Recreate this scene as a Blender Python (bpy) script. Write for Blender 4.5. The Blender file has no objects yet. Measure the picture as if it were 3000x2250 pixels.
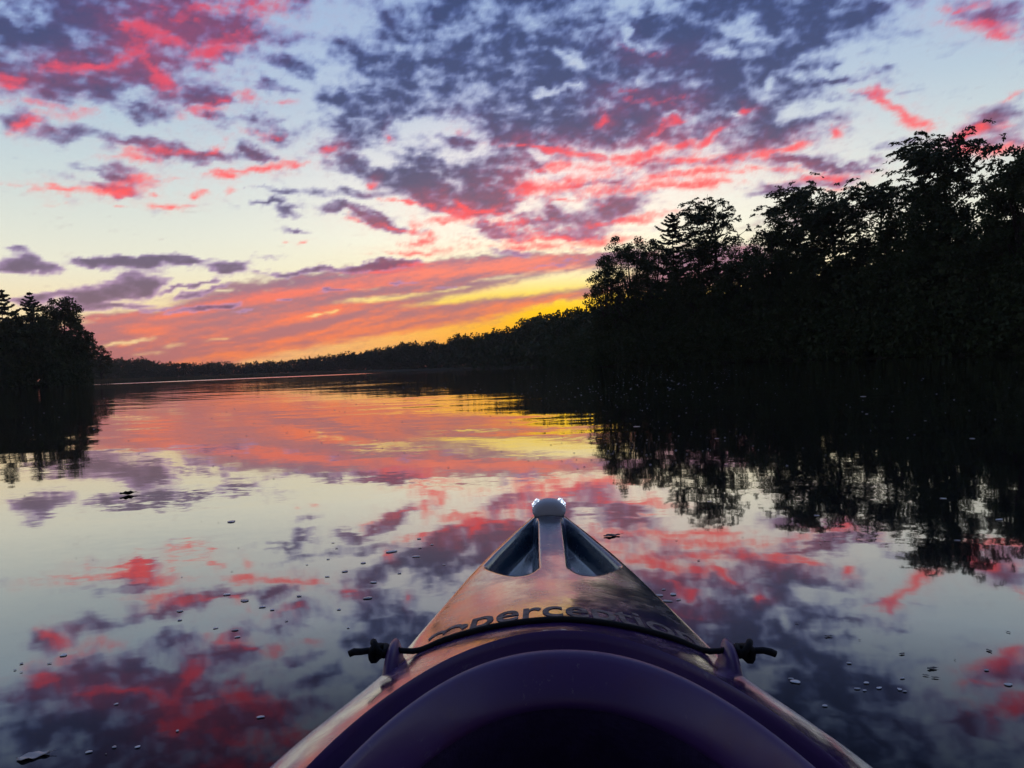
import bpy, bmesh, math, random
import numpy as np
from mathutils import Vector, Matrix, noise as mnoise

# ------------------------------------------------------------------ camera, sky, sun, exposure
scene = bpy.context.scene
COL = scene.collection
R = math.radians
cam_data = bpy.data.cameras.new('camera')
cam_data.sensor_width = 36.0
cam_data.lens = 36.0*2142/3000
cam_data.clip_start = 0.02
cam_data.clip_end = 20000
cam = bpy.data.objects.new('camera', cam_data)
COL.objects.link(cam)
cam.matrix_world = (Matrix.Translation((0, 0, 0.65)) @ Matrix.Rotation(R(90-1.39), 4, 'X') @ Matrix.Rotation(R(-2.2), 4, 'Z'))
scene.camera = cam

SUN_AZ, SUN_EL = 4.0, 0.8            # degrees right of +Y, above the horizon: behind the wooded shore
scene.view_settings.view_transform = 'Standard'
scene.view_settings.look = 'None'
scene.view_settings.exposure = 0.15
scene.view_settings.gamma = 1.0
scene.view_settings.use_curve_mapping = False
scene.cycles.max_bounces = 6
scene.cycles.diffuse_bounces = 2
scene.cycles.glossy_bounces = 4
scene.cycles.transparent_max_bounces = 16
scene.cycles.volume_bounces = 0
scene.cycles.use_denoising = True
scene.cycles.sample_clamp_indirect = 4.0

sun_data = bpy.data.lights.new('sun', 'SUN')
sun_data.energy = 0.25
sun_data.angle = R(2.0)
sun_data.color = (1.0, 0.55, 0.25)
sun = bpy.data.objects.new('sun', sun_data)
COL.objects.link(sun)
sd = Vector((math.sin(R(SUN_AZ))*math.cos(R(SUN_EL)), math.cos(R(SUN_AZ))*math.cos(R(SUN_EL)), math.sin(R(SUN_EL))))
sun.rotation_euler = sd.to_track_quat('Z', 'Y').to_euler()
sun.location = (20, 250, 40)

def lin(c):
    return tuple((v/255/12.92 if v/255 <= .04045 else ((v/255+.055)/1.055)**2.4) for v in c)

# dusk colours by elevation in degrees (sRGB)
RAMP = {
 'away': [(0, (240, 185, 120)), (4, (244, 218, 168)), (8, (228, 226, 206)), (13, (200, 212, 210)), (18, (174, 195, 210)), (23, (158, 181, 211)), (29, (146, 171, 208)), (45, (112, 140, 186)), (90, (70, 98, 150))],
 'sun': [(0, (255, 140, 10)), (2.5, (255, 172, 0)), (4.2, (255, 200, 0)), (5.4, (255, 218, 72)), (7, (255, 240, 184)), (10, (255, 250, 226)), (14, (248, 238, 230)), (19, (198, 204, 217)), (24, (170, 188, 212)), (29, (150, 174, 208)), (45, (118, 146, 190)), (90, (70, 98, 150))],
 'shade': [(0, (165, 98, 105)), (4, (140, 105, 128)), (9, (108, 92, 126)), (15, (78, 80, 122)), (21, (62, 74, 124)), (29, (52, 68, 121)), (45, (62, 72, 118)), (90, (50, 62, 104))],
 'pink': [(0, (255, 140, 40)), (4, (255, 118, 84)), (9, (255, 100, 100)), (14, (255, 92, 92)), (20, (226, 84, 106)), (28, (205, 74, 100)), (45, (150, 70, 100)), (90, (90, 66, 100))],
 'veil_shade': [(0, (190, 104, 98)), (3, (178, 108, 114)), (5, (168, 110, 124)), (8, (140, 104, 132)), (12, (150, 120, 140)), (90, (110, 100, 130))],
 'veil_lit': [(0, (255, 140, 56)), (2.5, (252, 122, 74)), (6, (244, 112, 96)), (10, (250, 134, 120)), (90, (240, 130, 120))],
}

class Nodes:
    """small helper to write node trees"""
    def __init__(self, tree):
        self.t = tree; self.n = tree.nodes; self.l = tree.links
    def new(self, kind, **kw):
        nd = self.n.new(kind)
        for k, v in kw.items(): setattr(nd, k, v)
        return nd
    def put(self, sock, v):
        if isinstance(v, bpy.types.NodeSocket): self.l.new(v, sock)
        elif isinstance(v, (int, float)): sock.default_value = v if sock.type == 'VALUE' else ((v,)*3 if sock.type == 'VECTOR' else (v, v, v, 1))
        else:
            v = tuple(v); sock.default_value = v if len(v) == len(sock.default_value) else v+(1,)
    def math(self, op, a, b=None, c=None, clamp=False):
        m = self.new('ShaderNodeMath', operation=op, use_clamp=clamp)
        for i, v in enumerate((a, b, c)):
            if v is not None: self.put(m.inputs[i], v)
        return m.outputs[0]
    def mix(self, a, b, f, blend='MIX'):
        m = self.new('ShaderNodeMix', data_type='RGBA', blend_type=blend)
        self.put(m.inputs[0], f); self.put(m.inputs[6], a); self.put(m.inputs[7], b)
        return m.outputs[2]
    def ramp(self, f, stops, interp='LINEAR'):
        r = self.new('ShaderNodeValToRGB'); cr = r.color_ramp; cr.interpolation = interp
        while len(cr.elements) < len(stops): cr.elements.new(0.5)
        for e, (p, c) in zip(cr.elements, stops):
            e.position = p; e.color = tuple(c)+(1,) if len(c) == 3 else c
        self.put(r.inputs[0], f); return r.outputs[0]
    def noise(self, vec, scale, detail=4, rough=.5, dist=0.0):
        t = self.new('ShaderNodeTexNoise')
        if vec is not None: self.put(t.inputs['Vector'], vec)
        self.put(t.inputs['Scale'], scale); self.put(t.inputs['Detail'], detail)
        self.put(t.inputs['Roughness'], rough); self.put(t.inputs['Distortion'], dist)
        return t
    def smooth(self, v, a, b):
        m = self.new('ShaderNodeMapRange', interpolation_type='SMOOTHSTEP')
        self.put(m.inputs[0], v); m.inputs[1].default_value = a; m.inputs[2].default_value = b
        return m.outputs[0]

def sky_angles(N, direction):
    """elevation 0..1 (of 90 deg), closeness to the sunset by azimuth, brightness falling off towards the east"""
    s = N.new('ShaderNodeSeparateXYZ'); N.put(s.inputs[0], direction)
    el = N.math('DIVIDE', N.math('ARCSINE', s.outputs[2]), math.pi/2)
    el = N.math('MAXIMUM', el, 0.0)
    az = N.math('ARCTAN2', s.outputs[0], s.outputs[1])
    off = N.math('SUBTRACT', az, R(SUN_AZ))
    east = N.math('COSINE', off)
    q = N.math('MULTIPLY', N.math('SUBTRACT', 1.0, east), 2.0)          # about off^2 near the sunset
    return el, q, N.math('ADD', N.math('MULTIPLY', N.smooth(east, -1.0, .6), .72), .28)

def gauss(N, q, width_deg):
    return N.math('EXPONENT', N.math('MULTIPLY', q, -1.0/R(width_deg)**2))

def stops(name):
    return [(e/90.0, lin(c)) for e, c in RAMP[name]]

world = bpy.data.worlds.new('World')
scene.world = world
world.use_nodes = True
world.cycles.sampling_method = 'NONE'
N = Nodes(world.node_tree)
N.n.clear()
tc = N.new('ShaderNodeTexCoord')
el, q, east = sky_angles(N, tc.outputs['Generated'])
clear = N.mix(N.ramp(el, stops('away')), N.ramp(el, stops('sun')), gauss(N, q, 20))
clear = N.mix((0, 0, 0), clear, east)
bg = N.new('ShaderNodeBackground'); N.put(bg.inputs[0], clear); bg.inputs[1].default_value = 1.0
dusk = N.new('ShaderNodeTexSky', sky_type='NISHITA', sun_disc=False)
dusk.sun_elevation = R(SUN_EL); dusk.sun_rotation = R(SUN_AZ)
bg2 = N.new('ShaderNodeBackground'); N.put(bg2.inputs[0], dusk.outputs[0]); bg2.inputs[1].default_value = 0.002
add = N.new('ShaderNodeAddShader'); N.l.new(bg.outputs[0], add.inputs[0]); N.l.new(bg2.outputs[0], add.inputs[1])
wo = N.new('ShaderNodeOutputWorld'); N.l.new(add.outputs[0], wo.inputs[0])

# ------------------------------------------------------------------ helpers
def mesh_np(name, verts, faces, smooth=False):
    """verts (n,3); faces: (m,k) int array with k = 3 or 4"""
    me = bpy.data.meshes.new(name)
    v = np.asarray(verts, np.float32); f = np.asarray(faces, np.int32)
    k = f.shape[1]
    me.vertices.add(len(v)); me.vertices.foreach_set('co', v.ravel())
    me.loops.add(f.size); me.loops.foreach_set('vertex_index', f.ravel())
    me.polygons.add(len(f))
    me.polygons.foreach_set('loop_start', np.arange(0, f.size, k, dtype=np.int32))
    me.update(calc_edges=True)
    me.polygons.foreach_set('use_smooth', np.full(len(f), smooth))
    return me

def obj(name, me, mat=None, parent=None, **props):
    o = bpy.data.objects.new(name, me); COL.objects.link(o)
    if mat is not None and me is not None:
        me.materials.clear(); me.materials.append(mat)
    o.parent = parent
    for k, v in props.items(): o[k] = v
    return o

def empty(name, loc, rz=0.0, **props):
    o = obj(name, None, **props); o.location = loc; o.rotation_euler = (0, 0, rz)
    o.empty_display_size = .2
    return o

def grid_faces(nu, nv, wrap=False):
    i, j = np.meshgrid(np.arange(nu-1), np.arange(nv if wrap else nv-1), indexing='ij')
    j2 = (j+1) % nv
    return np.stack([i*nv+j, (i+1)*nv+j, (i+1)*nv+j2, i*nv+j2], -1).reshape(-1, 4)

def tube(points, radii, sides=8):
    """verts, faces of a tube along points, closed with pinched ends"""
    P = np.asarray(points, float); n = len(P)
    rad = np.broadcast_to(np.asarray(radii, float), (n,)).copy()
    T = np.gradient(P, axis=0); T /= np.linalg.norm(T, axis=1, keepdims=True)+1e-9
    up = np.array([0, 0, 1.0]) if abs(T[0, 2]) < .9 else np.array([1.0, 0, 0])
    V = []
    a = np.linspace(0, 2*math.pi, sides, endpoint=False)
    for i in range(n):
        x = np.cross(T[i], up); x /= np.linalg.norm(x)+1e-9
        y = np.cross(x, T[i])
        V.append(P[i] + rad[i]*(np.cos(a)[:, None]*x + np.sin(a)[:, None]*y))
    V = np.concatenate([np.repeat(P[:1], sides, 0)]+V+[np.repeat(P[-1:], sides, 0)])
    return V, grid_faces(n+2, sides, True)

def join(parts):
    V, F, o = [], [], 0
    for v, f in parts:
        V.append(v); F.append(f+o); o += len(v)
    return np.concatenate(V), np.concatenate(F)

def principled(name, color, rough=.6, spec=.5, **kw):
    m = bpy.data.materials.new(name); m.use_nodes = True
    b = m.node_tree.nodes['Principled BSDF']
    b.inputs['Base Color'].default_value = tuple(color)+(1,)
    b.inputs['Roughness'].default_value = rough
    b.inputs['Specular IOR Level'].default_value = spec
    for k, v in kw.items(): b.inputs[k].default_value = v
    return m, Nodes(m.node_tree), b

# ------------------------------------------------------------------ the cloud deck over the lake
CLOUD_LAYOUT = {   # azimuth, elevation, half length, half height (degrees), tilt, weight
 'CLOUD': [(-16.5, 7.64, 2.21, 0.23, 3, 0.8), (-12.76, 7.8, 2.28, 0.2, -0.5, 0.7), (-22.01, 6.36, 1.85, 0.17, 10.7, 0.7), (-13.83, 6.33, 1.38, 0.13, 3.4, 0.7), (-23.39, 5.87, 1.36, 0.17, 10.8, 0.7), (-25.2, 5.1, 1.54, 0.14, 8.7, 0.6), (-19.75, 4.95, 1.19, 0.1, 7.8, 0.5), (-5.3, 6.16, 1.06, 0.1, 3.3, 0.5), (-8.17, 6.75, 0.91, 0.13, -1.2, 0.6), (-23.21, 4.98, 1.36, 0.22, 6.2, 0.75), (-21.6, 5.21, 0.93, 0.15, 5, 0.7), (-16.84, 5.55, 0.73, 0.1, -0.6, 0.6), (-0.09, 10.1, 1.33, 0.23, -2.1, 0.6), (2.07, 10.78, 1.2, 0.2, 3.3, 0.6), (5.68, 8.03, 1.58, 0.16, -0, 0.5), (11.14, 14.95, 1.53, 0.22, 2.7, 0.6), (7.98, 13.48, 1.56, 0.22, 3.7, 0.6), (5.31, 12.15, 5.78, 1.26, 0.6, 0.42), (3.11, 10.22, 6.87, 0.61, -0.7, 0.45), (20.94, 14.37, 4.67, 1.38, -7.4, 0.4), (11.12, 14.23, 4.07, 0.64, 2.9, 0.4), (-28.97, 25.98, 9.21, 2.05, 10.1, 1), (-15.54, 27.37, 5.39, 1.39, 4.7, 0.8), (1.23, 28.15, 9.92, 1.62, -2.2, 0.75), (21.31, 26.1, 9.73, 2.14, -10.3, 1), (34.58, 22.59, 3.72, 1.09, -15.8, 0.7), (-31.74, 28.26, 11.68, 2.09, 12, 0.9), (-3.89, 31, 12.89, 1.72, 0, 0.7), (21.41, 29.12, 11.54, 2.02, -10.8, 0.95), (-32.85, 21.71, 3.03, 2.11, 10.3, 1), (-25.56, 24.26, 3.47, 1.19, 8.2, 0.9), (-29.02, 21.38, 4.17, 0.98, 14.2, 0.95), (-22.59, 22.63, 2.64, 0.86, -2.9, 0.7), (-32.22, 19.59, 2.87, 0.6, 9, 0.75), (-19.52, 24.39, 2.59, 0.82, 5.7, 0.55), (-27.69, 19.64, 2.3, 0.62, 7.3, 0.8), (-24.09, 19.32, 1.77, 0.64, 5.8, 0.55), (-5.66, 22.07, 3.92, 1.35, 0.1, 0.55), (-1.18, 22.02, 3.7, 1.35, -1.5, 0.6), (2.61, 23.66, 3.96, 1.32, -2.8, 0.65), (-10.72, 19.04, 3.07, 1.39, 1.4, 0.5), (-2.88, 25.13, 5.26, 1.29, -0.7, 0.5), (13.38, 20.56, 4.03, 1.78, -6.4, 0.8), (16.95, 23.57, 3.42, 1.26, -8.2, 0.75), (-4.48, 19.08, 2.89, 0.7, -0.6, 0.35), (-5.89, 16.96, 4.19, 0.72, -0.4, 0.35), (0.72, 16.81, 3.18, 0.63, -2.2, 0.6), (-30.52, 22.89, 5.17, 1.74, 9.8, 1), (-31.17, 21.43, 4.51, 1.18, 9.4, 1), (-27.55, 22.19, 2.73, 1.2, 8.3, 1), (-23.38, 24.36, 4.03, 1, 7.3, 0.85), (-21.64, 23.45, 2.52, 0.93, 6.3, 0.8), (-29.92, 19.24, 2.61, 0.7, 7.9, 0.85), (-32.27, 18.5, 2.29, 0.64, 8.5, 0.8), (-25.52, 20.84, 1.3, 0.73, 6.9, 0.95), (-24.7, 20.21, 1.1, 0.74, 6.4, 0.9), (-33.28, 16.84, 1.21, 0.65, 8, 0.95), (-31.24, 16.4, 1.56, 0.42, 7, 0.55), (-29.48, 16.29, 1.57, 0.44, -4.3, 0.5), (-27.54, 18.52, 1.19, 0.49, -14.3, 0.65), (-25.99, 17.95, 1.54, 0.45, -12.7, 0.8), (-23.12, 21.01, 1.35, 1.16, 6.1, 0.5), (-21.82, 19.97, 1.72, 0.82, 5.3, 1), (-22.77, 19.02, 1.36, 0.39, 5.3, 0.65), (-18.93, 22.15, 1.42, 0.53, 4.9, 0.75), (-17.03, 22.2, 1.45, 0.48, 4.2, 0.65), (-15.57, 22.3, 1.23, 0.69, 3.7, 0.8), (-13.35, 22.1, 1.5, 0.48, 2.8, 0.55), (-17.83, 20.62, 1.2, 0.48, 4.1, 0.75), (-16.88, 20.24, 1.21, 0.36, 3.6, 0.65), (-21.92, 18, 2.02, 0.45, -3.2, 0.75), (-18.68, 17.9, 1.63, 0.51, -6.1, 0.8), (-16.77, 17.55, 1.95, 0.6, 2.9, 0.65), (-26.41, 15.96, 1.39, 0.44, 5.2, 0.85), (-22.93, 15.8, 1.99, 0.46, -4, 0.75), (-21.11, 15.81, 1.39, 0.41, 3.6, 0.75), (-18.53, 16.08, 1.67, 0.37, 3, 0.85), (-21.59, 15.33, 1.38, 0.37, 3.6, 0.7), (-17.33, 16.14, 0.97, 0.28, 2.7, 0.65), (-13.62, 16.63, 1.77, 0.51, 9.2, 0.65), (-27.54, 14.26, 1.67, 0.4, 4.8, 0.85), (-29.59, 13.93, 0.77, 0.27, -17.2, 0.55), (-27.35, 13.79, 1.26, 0.36, 4.5, 0.6), (-28.62, 13.14, 1.42, 0.22, -0.9, 0.6), (-16.93, 24.11, 2.91, 0.55, 4.6, 0.4), (-14.99, 23.94, 1.48, 0.59, 3.8, 0.45), (-12.21, 19.8, 1.52, 0.91, 2, 0.9), (-11.78, 18.09, 1.27, 0.84, 1.5, 0.75), (-11.34, 16.81, 1.53, 0.62, 1.1, 0.9), (-10.29, 22.66, 2.22, 0.97, -15.9, 0.95), (-8.8, 21.59, 1.55, 1.24, 1.1, 0.85), (-8.36, 20.01, 2.85, 0.97, 0.8, 1), (-7.63, 18.86, 2.08, 0.51, 0.4, 0.75), (-6.83, 24.69, 2.6, 1.03, 0.8, 0.9), (-8.88, 25.08, 1.55, 0.85, 1.6, 0.4), (-4.16, 25.88, 4.2, 0.74, -0.1, 0.65), (-1.58, 24.78, 1.85, 0.69, -1.2, 0.65), (0.22, 23.53, 2.34, 0.81, 14.9, 0.9), (-3.25, 22.84, 2.11, 0.67, -0.7, 0.75), (-6.41, 22.73, 1.31, 0.62, 0.4, 0.75), (-0.62, 22.56, 1.59, 0.8, -1.6, 0.75), (3.76, 25.75, 3.16, 0.76, -3.2, 0.65), (6.32, 24.3, 2.35, 1.19, -4.2, 0.85), (8.19, 25.22, 0.61, 1.02, -38.4, 0.75), (3.06, 22.08, 2.38, 1.35, -2.9, 0.95), (0.9, 21.04, 1.46, 1.14, -2.2, 0.9), (7.56, 22.68, 3.65, 0.79, -13, 0.85), (11.48, 23.84, 2.3, 0.98, -6.1, 1), (12.45, 22.65, 2.79, 1, -6.4, 1), (-3.88, 20.7, 1.32, 0.64, -0.6, 0.75), (-1.76, 20.89, 1.56, 0.82, 20.5, 0.65), (-0.46, 20.17, 1.06, 0.51, -1.8, 0.6), (4.61, 21.09, 3.42, 0.91, -3.4, 0.95), (8.78, 20.78, 2.59, 0.81, -4.8, 0.95), (11.38, 21.44, 3.32, 0.8, -5.8, 0.9), (3.47, 19.3, 4.75, 1.17, -3, 1), (8.69, 18.49, 5.18, 1.4, -4.6, 1), (0.77, 18.01, 2.65, 0.86, -2.2, 0.95), (6.03, 17.14, 5.76, 1.05, -3.7, 1), (11.29, 18.96, 3.83, 1.61, -5.5, 0.85), (10.69, 16.67, 3.34, 0.85, -5, 0.95), (-9.49, 18.02, 1.29, 0.52, 0.8, 0.65), (-4.56, 17.31, 0.92, 0.29, -0.7, 0.85), (-3.24, 17.29, 0.79, 0.58, -1.1, 0.85), (0.16, 16.11, 1.59, 0.54, -2.1, 0.75), (-2.53, 15.46, 1.59, 0.64, -1.4, 0.65), (-7.5, 16, 1.81, 0.39, -7.5, 0.9), (-5.44, 15.38, 2.09, 0.54, -10, 0.95), (-9.62, 15.03, 2.82, 0.54, -4.4, 0.95), (-7.32, 14.17, 2.87, 0.64, -0.3, 0.95), (-3.88, 14.75, 2.38, 0.54, -1.1, 0.95), (0.38, 15, 1.59, 0.89, -2.1, 0.95), (-1, 13.81, 2.39, 0.7, -1.8, 0.95), (-12.15, 15.72, 1.01, 0.29, 1.1, 0.65), (4.64, 15.41, 1.32, 0.39, -3.2, 0.55), (2.26, 15.53, 1.06, 0.32, -2.6, 0.65), (6.74, 15.16, 1.57, 0.39, -3.8, 0.45), (15.28, 24.64, 1.98, 0.75, -7.7, 0.85), (20.76, 23.59, 5.15, 1.14, -9.8, 1), (23.46, 22.28, 4.07, 0.94, -10.6, 1), (21.84, 21.42, 2.77, 1.05, -9.7, 1), (26.1, 22.92, 1.74, 0.51, -11.9, 0.85), (15.46, 22.93, 1.98, 0.68, -7.5, 0.85), (18.1, 21.92, 2.41, 0.55, -8.4, 0.95), (19.96, 20.56, 2.6, 0.99, -8.8, 0.95), (15.63, 20.73, 3.46, 0.88, -7.2, 0.95), (18.27, 19.71, 1.69, 1.1, -8, 0.9), (15.08, 19.35, 2.98, 1.04, -6.8, 0.95), (21.34, 19.91, 1.4, 1.18, -9.2, 0.85), (17.5, 18.25, 3.4, 0.59, -7.4, 0.9), (21.98, 18.5, 2.08, 0.52, -9, 0.85), (23.83, 19.74, 1.43, 0.3, -2.5, 0.65), (24.46, 18.63, 1.41, 0.29, -0.2, 0.85), (27.05, 18.64, 1.24, 0.26, 1, 0.55), (14.52, 17.46, 2, 1.06, -6.3, 0.8), (19.13, 16.79, 2.15, 1.14, -7.6, 0.8), (20.04, 15.64, 2.6, 0.82, -7.5, 0.9), (23.05, 16.23, 1.56, 0.45, 1.3, 0.7), (22.58, 15.51, 1.37, 0.36, -8.3, 0.55), (16.73, 17.21, 1.47, 0.83, -6.9, 0.7), (26.38, 17.43, 1.3, 0.34, -10.2, 0.7), (24.21, 17.59, 0.67, 0.22, -9.5, 0.65), (15.42, 14.55, 2.23, 0.38, -5.9, 0.7), (24.31, 13.34, 2.91, 0.29, -10, 0.95), (22.07, 13.71, 1.84, 0.25, -7.5, 0.8), (27.98, 13.9, 1.23, 0.4, -0.9, 0.65), (28.47, 16.93, 1.2, 0.22, 3.7, 0.4), (32.93, 14.28, 1.43, 0.65, 29.6, 0.85), (34.59, 14.25, 1.29, 0.81, -11.7, 0.85), (33.47, 13.03, 2.07, 0.62, -10.7, 0.75), (33.62, 20.42, 1.62, 0.56, -32.6, 0.75), (35.07, 20.41, 0.92, 0.56, -15.1, 0.7), (23.17, 12.34, 3.35, 0.42, 0.9, 0.7), (20.4, 12.05, 2.8, 0.38, -2.5, 0.6), (-33.89, 7.88, 1.28, 0.43, 2.6, 1), (-32.61, 7.61, 1.5, 0.29, -3.6, 0.7), (-34.22, 8.62, 0.64, 0.15, 3.2, 0.6), (-28.65, 8.2, 1.64, 0.41, 2, 1), (-25.06, 8.07, 2.51, 0.4, 1.3, 1), (-26.78, 8.1, 1.27, 0.3, 1.6, 0.85), (-23.06, 8.36, 1.35, 0.22, 1.2, 0.55), (-28.11, 6.49, 2.32, 0.64, 14.1, 0.9), (-26.2, 6.76, 1.39, 0.28, 0.9, 0.75), (-29.58, 5.55, 1.84, 0.59, 11.9, 0.9), (-31.92, 5.97, 1.92, 0.2, 1.1, 0.6), (-33.63, 5.67, 1.66, 0.31, 1.1, 0.8), (-24.26, 6.42, 1.34, 0.14, 11.2, 0.7), (-22.21, 6.92, 1.62, 0.22, 13, 0.75), (-20.08, 7.99, 1.53, 0.34, 4.7, 0.8), (-21.49, 7.73, 0.92, 0.19, 0.7, 0.7), (-17.67, 8.75, 1.21, 0.2, 0.5, 0.45), (-27.76, 5.1, 1.89, 0.19, 6.9, 0.7), (-18.17, 13.52, 0.97, 0.19, 13.8, 0.7), (-19.38, 13.12, 0.6, 0.14, 7.2, 0.6), (-17.74, 12.46, 1.33, 0.19, 6.6, 0.85), (-16, 13.27, 1.72, 0.29, 1.5, 0.75), (-16.07, 11.89, 0.86, 0.34, 1.1, 0.75), (-14.63, 13.5, 1.24, 0.39, 1.3, 0.65), (-15.87, 10.79, 1.1, 0.2, -4.2, 0.65), (-28.84, 12.84, 1.82, 0.2, 0.1, 0.75), (-27.39, 13.12, 1.49, 0.27, 9.4, 0.7), (-10.99, 13.19, 2.05, 0.39, 0.4, 0.8), (-10.55, 11.57, 3.43, 0.43, -11.8, 1), (-13.07, 12.11, 1.26, 0.32, 0.6, 0.7), (-6.04, 13.54, 2.87, 0.85, -10.2, 1), (-2.62, 13.23, 2.91, 1.1, -1.5, 1), (-3.97, 12.76, 2.08, 0.92, -25.3, 1), (-0.78, 12.67, 1.59, 0.7, -1.9, 1), (-0.74, 13.67, 2.39, 0.55, -1.9, 0.95), (-10.19, 8.03, 2.07, 0.28, 7.2, 1), (-7.84, 8.25, 1.57, 0.28, 8.8, 0.8), (-1.92, 10.93, 0.66, 0.41, -1.8, 0.7), (-1.4, 10.58, 1.33, 0.18, -1.9, 0.7), (3.69, 11.42, 0.8, 0.3, -2.8, 0.75), (1.56, 11.32, 1.06, 0.31, -2.4, 0.55), (8.44, 11.7, 3.11, 0.61, 5.9, 0.9), (7.1, 10.78, 2.62, 0.36, 2.4, 0.7), (4.69, 9.89, 2.12, 0.26, -2.9, 0.6), (-0.14, 8.76, 1.2, 0.26, -2.1, 0.6), (5.72, 9.07, 1.32, 0.15, -3, 0.5), (9.02, 13.41, 2.84, 0.35, 1.6, 0.5), (3.54, 7.62, 2.12, 0.16, 0.3, 0.5)],
 'HOLE': [(-32.98, 22.72, 1.24, 0.36, -4.6, 0.9), (3.52, 20.42, 1.32, 0.32, -3.1, 0.9), (5.1, 20.32, 0.92, 0.18, -3.6, 0.6), (17.89, 22.8, 1.71, 0.42, -12.8, 1), (16.64, 21.58, 0.98, 0.35, -7.8, 0.8), (18.79, 21.06, 0.9, 0.41, 15.1, 0.7), (10.18, 23.32, 0.9, 0.3, -22.3, 0.9), (5.32, 22.39, 1.16, 0.27, -25.1, 0.8), (12.52, 17.79, 0.51, 0.19, -5.7, 0.8), (17.72, 17.66, 0.49, 0.23, -7.3, 0.7), (14.01, 17.29, 0.72, 0.49, 22.9, 0.6), (10.32, 20.53, 0.41, 0.32, -5.4, 0.5), (-0.98, 20.41, 0.79, 0.46, -1.6, 0.5), (20.38, 19.19, 0.42, 0.31, -8.6, 0.7), (22.96, 20.7, 0.59, 0.19, -10, 0.6), (-9.03, 22.14, 0.77, 0.36, 1.3, 0.5), (-19.38, 22.54, 1.34, 0.27, -13.6, 0.4), (-32.92, 20.36, 1.7, 0.39, 9.7, -0)],
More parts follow.
